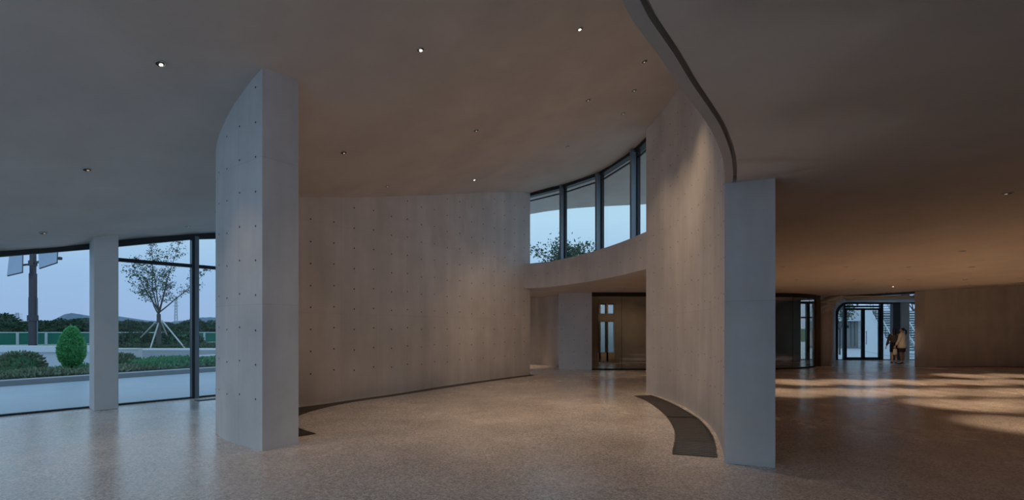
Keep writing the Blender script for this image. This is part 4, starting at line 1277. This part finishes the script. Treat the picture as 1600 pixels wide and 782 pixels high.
# ------------------------------------------------------------------ people
def skin_mesh(name, verts, edges, radii, mat, parent, root=0, sub=2):
    me = bpy.data.meshes.new(name); me.from_pydata([tuple(v) for v in verts], edges, []); me.materials.append(mat)
    o = link(name, me, None, parent)
    m = o.modifiers.new('skin', 'SKIN'); m.use_smooth_shade = True
    sv = me.skin_vertices[0].data
    for i, r in enumerate(radii): sv[i].radius = r if hasattr(r, '__len__') else (r, r)
    for i in range(len(radii)): sv[i].use_root = (i == root)
    s = o.modifiers.new('subdivision', 'SUBSURF'); s.levels = sub; s.render_levels = sub
    return o
class Sk:
    def __init__(s): s.v = []; s.e = []; s.r = []
    def add(s, p, r, to=None):
        s.v.append(Vector(p)); s.r.append(r)
        if to is not None: s.e.append((to, len(s.v)-1))
        return len(s.v)-1
    def chain(s, to, L):
        for p, r in L: to = s.add(p, r, to)
        return to
def hand(k, wrist, h, d, out, spread=.018):
    """palm, four fingers of unequal length with a bend, a thumb from the palm's side; h: wrist point, d: direction down, out: towards the thumb"""
    h = Vector(h); d = Vector(d).normalized(); out = Vector(out).normalized(); curl = d.cross(out)
    palm = k.add(h+d*.05, (.022, .014), wrist)
    base = k.add(h+d*.08, (.026, .013), palm)
    for j, (L, o) in enumerate(((.066, .028), (.075, .010), (.070, -.009), (.054, -.027))):
        a = k.add(h+d*.092+out*o, .0090, base)
        b = k.add(h+d*(.092+L*.5)+out*o*1.15+curl*.006, .0085, a)
        k.add(h+d*(.092+L)+out*o*1.15+curl*.022, .0075, b)
    a = k.add(h+d*.045+out*.032, .0100, palm)
    b = k.add(h+d*.075+out*.048+curl*.006, .0090, a)
    k.add(h+d*.10+out*.046+curl*.016, .0080, b)
def person(name, loc, rz, label, legmat, arms, stance=.075, scale=1.0, heel=.05):
    """faces +y in its own frame, 1.58 m tall before heels"""
    root = empty(name, loc, rz); tag(root, label, 'person'); root.scale = (scale,)*3
    k = Sk(); b = heel
    pel = k.add((0, 0, .86+b), (.125, .095))
    wa = k.add((0, .005, 1.00+b), (.105, .078), pel)
    ch = k.add((0, .0, 1.17+b), (.125, .088), wa)
    sh = k.add((0, -.01, 1.28+b), (.115, .07), ch)
    nk = k.add((0, .0, 1.345+b), .046, sh)
    n2 = k.add((0, .012, 1.385+b), .044, nk)
    h1 = k.add((0, .022, 1.43+b), (.060, .072), n2)
    h2 = k.add((0, .015, 1.50+b), (.070, .086), h1)
    h3 = k.add((0, .010, 1.565+b), (.050, .062), h2)
    k.chain(h1, [((0, .098, 1.452+b), .012), ((0, .112, 1.447+b), .008)])          # nose
    for s in (-1, 1): k.chain(h2, [((s*.074, .005, 1.462+b), .012), ((s*.080, -.006, 1.470+b), .009)])   # ears
    for s in (-1, 1):
        hp = k.add((s*.075, 0, .80+b), .085, pel)
        kn = k.add((s*stance, .012, .45+b), .052, hp)
        cf = k.add((s*stance, -.012, .30+b), .050, kn)
        an = k.add((s*stance, -.01, .075+b), .031, cf)
        k.chain(an, [((s*stance, .045, .03+b*.6), .032), ((s*(stance+.005), .12, .022), .026)])
    hands = []
    for s in (-1, 1):
        el_, wr_ = arms[0 if s < 0 else 1]
        a0 = k.add((s*.155, -.01, 1.265+b), .052, sh)
        a1 = k.add(el_, .036, a0); a2 = k.add(wr_, .025, a1)
        d = (Vector(wr_)-Vector(el_)).normalized()
        hand(k, a2, wr_, d, (0, 1, 0) if abs(d.y) < .8 else (-s, 0, 0))
        hands.append(Vector(wr_)+d*.09)
    body = skin_mesh('body', k.v, k.e, k.r, M['skin'], root, 0, 2)
    # eyes, mouth
    for s in (-1, 1):
        MB().lathe([(.001, -.008), (.009, -.004), (.009, .004), (.001, .008)], 8, (s*.028, .088, 1.478+b)).build('eye', M['hair'], root)
    MB().box((0, .093, 1.418+b), (.036, .008, .009)).build('mouth', M['maroon'], root)
    # shoes
    for s in (-1, 1):
        q = Sk(); c = s*stance
        a = q.add((c, -.035, .035+b*.8), (.036, .036)); f = q.chain(a, [((c, .04, .028+b*.45), .036), ((c+s*.004, .12, .024), .035), ((c+s*.005, .165, .02), .024)])
        q.chain(a, [((c, -.05, .012), .014)])
        skin_mesh('shoe', q.v, q.e, q.r, M['shoe'], root, 0, 1)
    return root, hands, b
def shell(name, prof, mat, parent, seg=24, cy=0.0):
    """a garment tube: (z, half width, half depth, y offset)"""
    mb = MB()
    for z, hx, hy, yo in prof:
        for j in range(seg):
            a = 2*math.pi*j/seg
            f = 1+.025*math.sin(6*a+z*9)
            mb.v.append((hx*math.cos(a)*f, cy+yo+hy*math.sin(a)*f, z))
    for i in range(len(prof)-1):
        for j in range(seg):
            j2 = (j+1) % seg; mb.f.append((i*seg+j, i*seg+j2, (i+1)*seg+j2, (i+1)*seg+j))
    o = mb.build(name, mat, parent, smooth=True)
    m = o.modifiers.new('cloth', 'SOLIDIFY'); m.thickness = .008
    return o
def sleeves(parent, arms, b, mat, r=(.078, .056, .042), name='sleeve'):
    for i, s in enumerate((-1, 1)):
        el_, wr_ = arms[i]
        q = Sk(); a = q.add((s*.09, -.01, 1.285+b), .078)
        q.chain(a, [((s*.158, -.01, 1.262+b), r[0]), (el_, r[1]), (Vector(wr_)*1.0, r[2])])
        skin_mesh(name, q.v, q.e, q.r, mat, parent, 0, 2)

# woman in a charcoal top: arms hanging a little away from the sides
d1 = 22.3
armsA = [((-.235, -.03, 1.05), (-.285, .01, .83)), ((.235, -.03, 1.05), (.275, .03, .83))]
pa, hA, b = person('person', tuple(pt(1397, d1, 0)), math.radians(-20), 'dark-haired woman in charcoal top and short black skirt, back turned', None, armsA)
shell('top', [(.98, .150, .115, 0), (1.05, .135, .105, 0), (1.15, .145, .112, 0), (1.25, .160, .112, 0), (1.32, .150, .095, -.01), (1.375, .085, .066, -.005), (1.40, .055, .055, 0)], M['greytop'], pa)
sleeves(pa, armsA, b, M['greytop'])
shell('skirt', [(.54, .165, .125, 0), (.70, .170, .130, 0), (.85, .165, .125, 0), (.95, .142, .108, 0), (1.03, .130, .100, 0)], M['black'], pa)
hr = Sk(); a = hr.add((0, -.012, 1.58+b), (.070, .075))
hr.chain(a, [((0, -.035, 1.50+b), (.088, .080)), ((0, -.055, 1.42+b), (.085, .060)), ((0, -.07, 1.33+b), (.092, .045)), ((0, -.075, 1.26+b), (.080, .032))])
skin_mesh('hair', hr.v, hr.e, hr.r, M['hair'], pa, 0, 2)

# woman in a cream coat: turned to the left, ponytail, bag in the left hand
armsB = [((-.21, .03, 1.06), (-.20, .14, .86)), ((.215, -.02, 1.06), (.215, .06, .84))]
pb, hB, b = person('person', tuple(pt(1409.5, 22.0, 0)), math.radians(28), 'ponytailed woman in a cream coat over dark shorts, half turned away', None, armsB, stance=.085, scale=1.02)
shell('coat', [(.72, .205, .165, 0), (.85, .190, .155, 0), (1.0, .165, .130, 0), (1.15, .165, .125, 0), (1.27, .170, .118, 0), (1.34, .150, .095, -.01), (1.39, .085, .068, 0), (1.425, .062, .062, 0)], M['cream'], pb)
sleeves(pb, armsB, b, M['cream'], (.084, .062, .050))
shell('shorts', [(.55, .155, .115, 0), (.70, .160, .120, 0), (.85, .155, .120, 0), (1.0, .125, .1, 0)], M['maroon'], pb)
for s in (-1, 1):
    q = Sk(); a = q.add((s*.082, .005, .62), .068); q.chain(a, [((s*.085, .012, .45+b), .056), ((s*.085, -.012, .30+b), .054), ((s*.085, -.01, .085+b), .035)])
    skin_mesh('stocking', q.v, q.e, q.r, M['tights'], pb, 0, 2)
hr = Sk(); a = hr.add((0, -.010, 1.575+b), (.068, .072))
t = hr.chain(a, [((0, -.035, 1.51+b), (.080, .076)), ((0, -.06, 1.46+b), (.060, .045)), ((0, -.125, 1.49+b), .030), ((0, -.155, 1.43+b), .038), ((0, -.150, 1.33+b), .030), ((0, -.14, 1.27+b), .014)])
skin_mesh('hair', hr.v, hr.e, hr.r, M['hair'], pb, 0, 2)
# the bag hangs from her left hand
hp_ = Matrix.Rotation(math.radians(28), 3, 'Z') @ (hB[0]*1.02)+pt(1409.5, 22.0, 0)
bg = empty('tote_bag', (hp_.x, hp_.y, hp_.z-.50), math.radians(10)); bg.scale = (.72, .8, .74); bg.location.z += .13; tag(bg, 'white cloth bag hanging from the cream-coated woman\'s hand', 'bag')
mb = MB(); prof = [(0, .105, .035), (.02, .125, .045), (.18, .13, .05), (.32, .12, .035), (.36, .115, .014)]
for z, hx, hy in prof:
    for j in range(16):
        a = 2*math.pi*j/16; ca, sa_ = math.cos(a), math.sin(a)
        mb.v.append((hx*math.copysign(abs(ca)**.5, ca), hy*math.copysign(abs(sa_)**.5, sa_), z))
for i in range(4):
    for j in range(16):
        j2 = (j+1) % 16; mb.f.append((i*16+j, i*16+j2, (i+1)*16+j2, (i+1)*16+j))
mb.f.append(tuple(range(16))); mb.build('bag_body', M['bag'], bg, smooth=True)
MB().tube([(-.07, 0, .34), (-.04, 0, .46), (0, 0, .505), (.04, 0, .46), (.07, 0, .34)], .008, 6).build('bag_strap', M['bag'], bg)
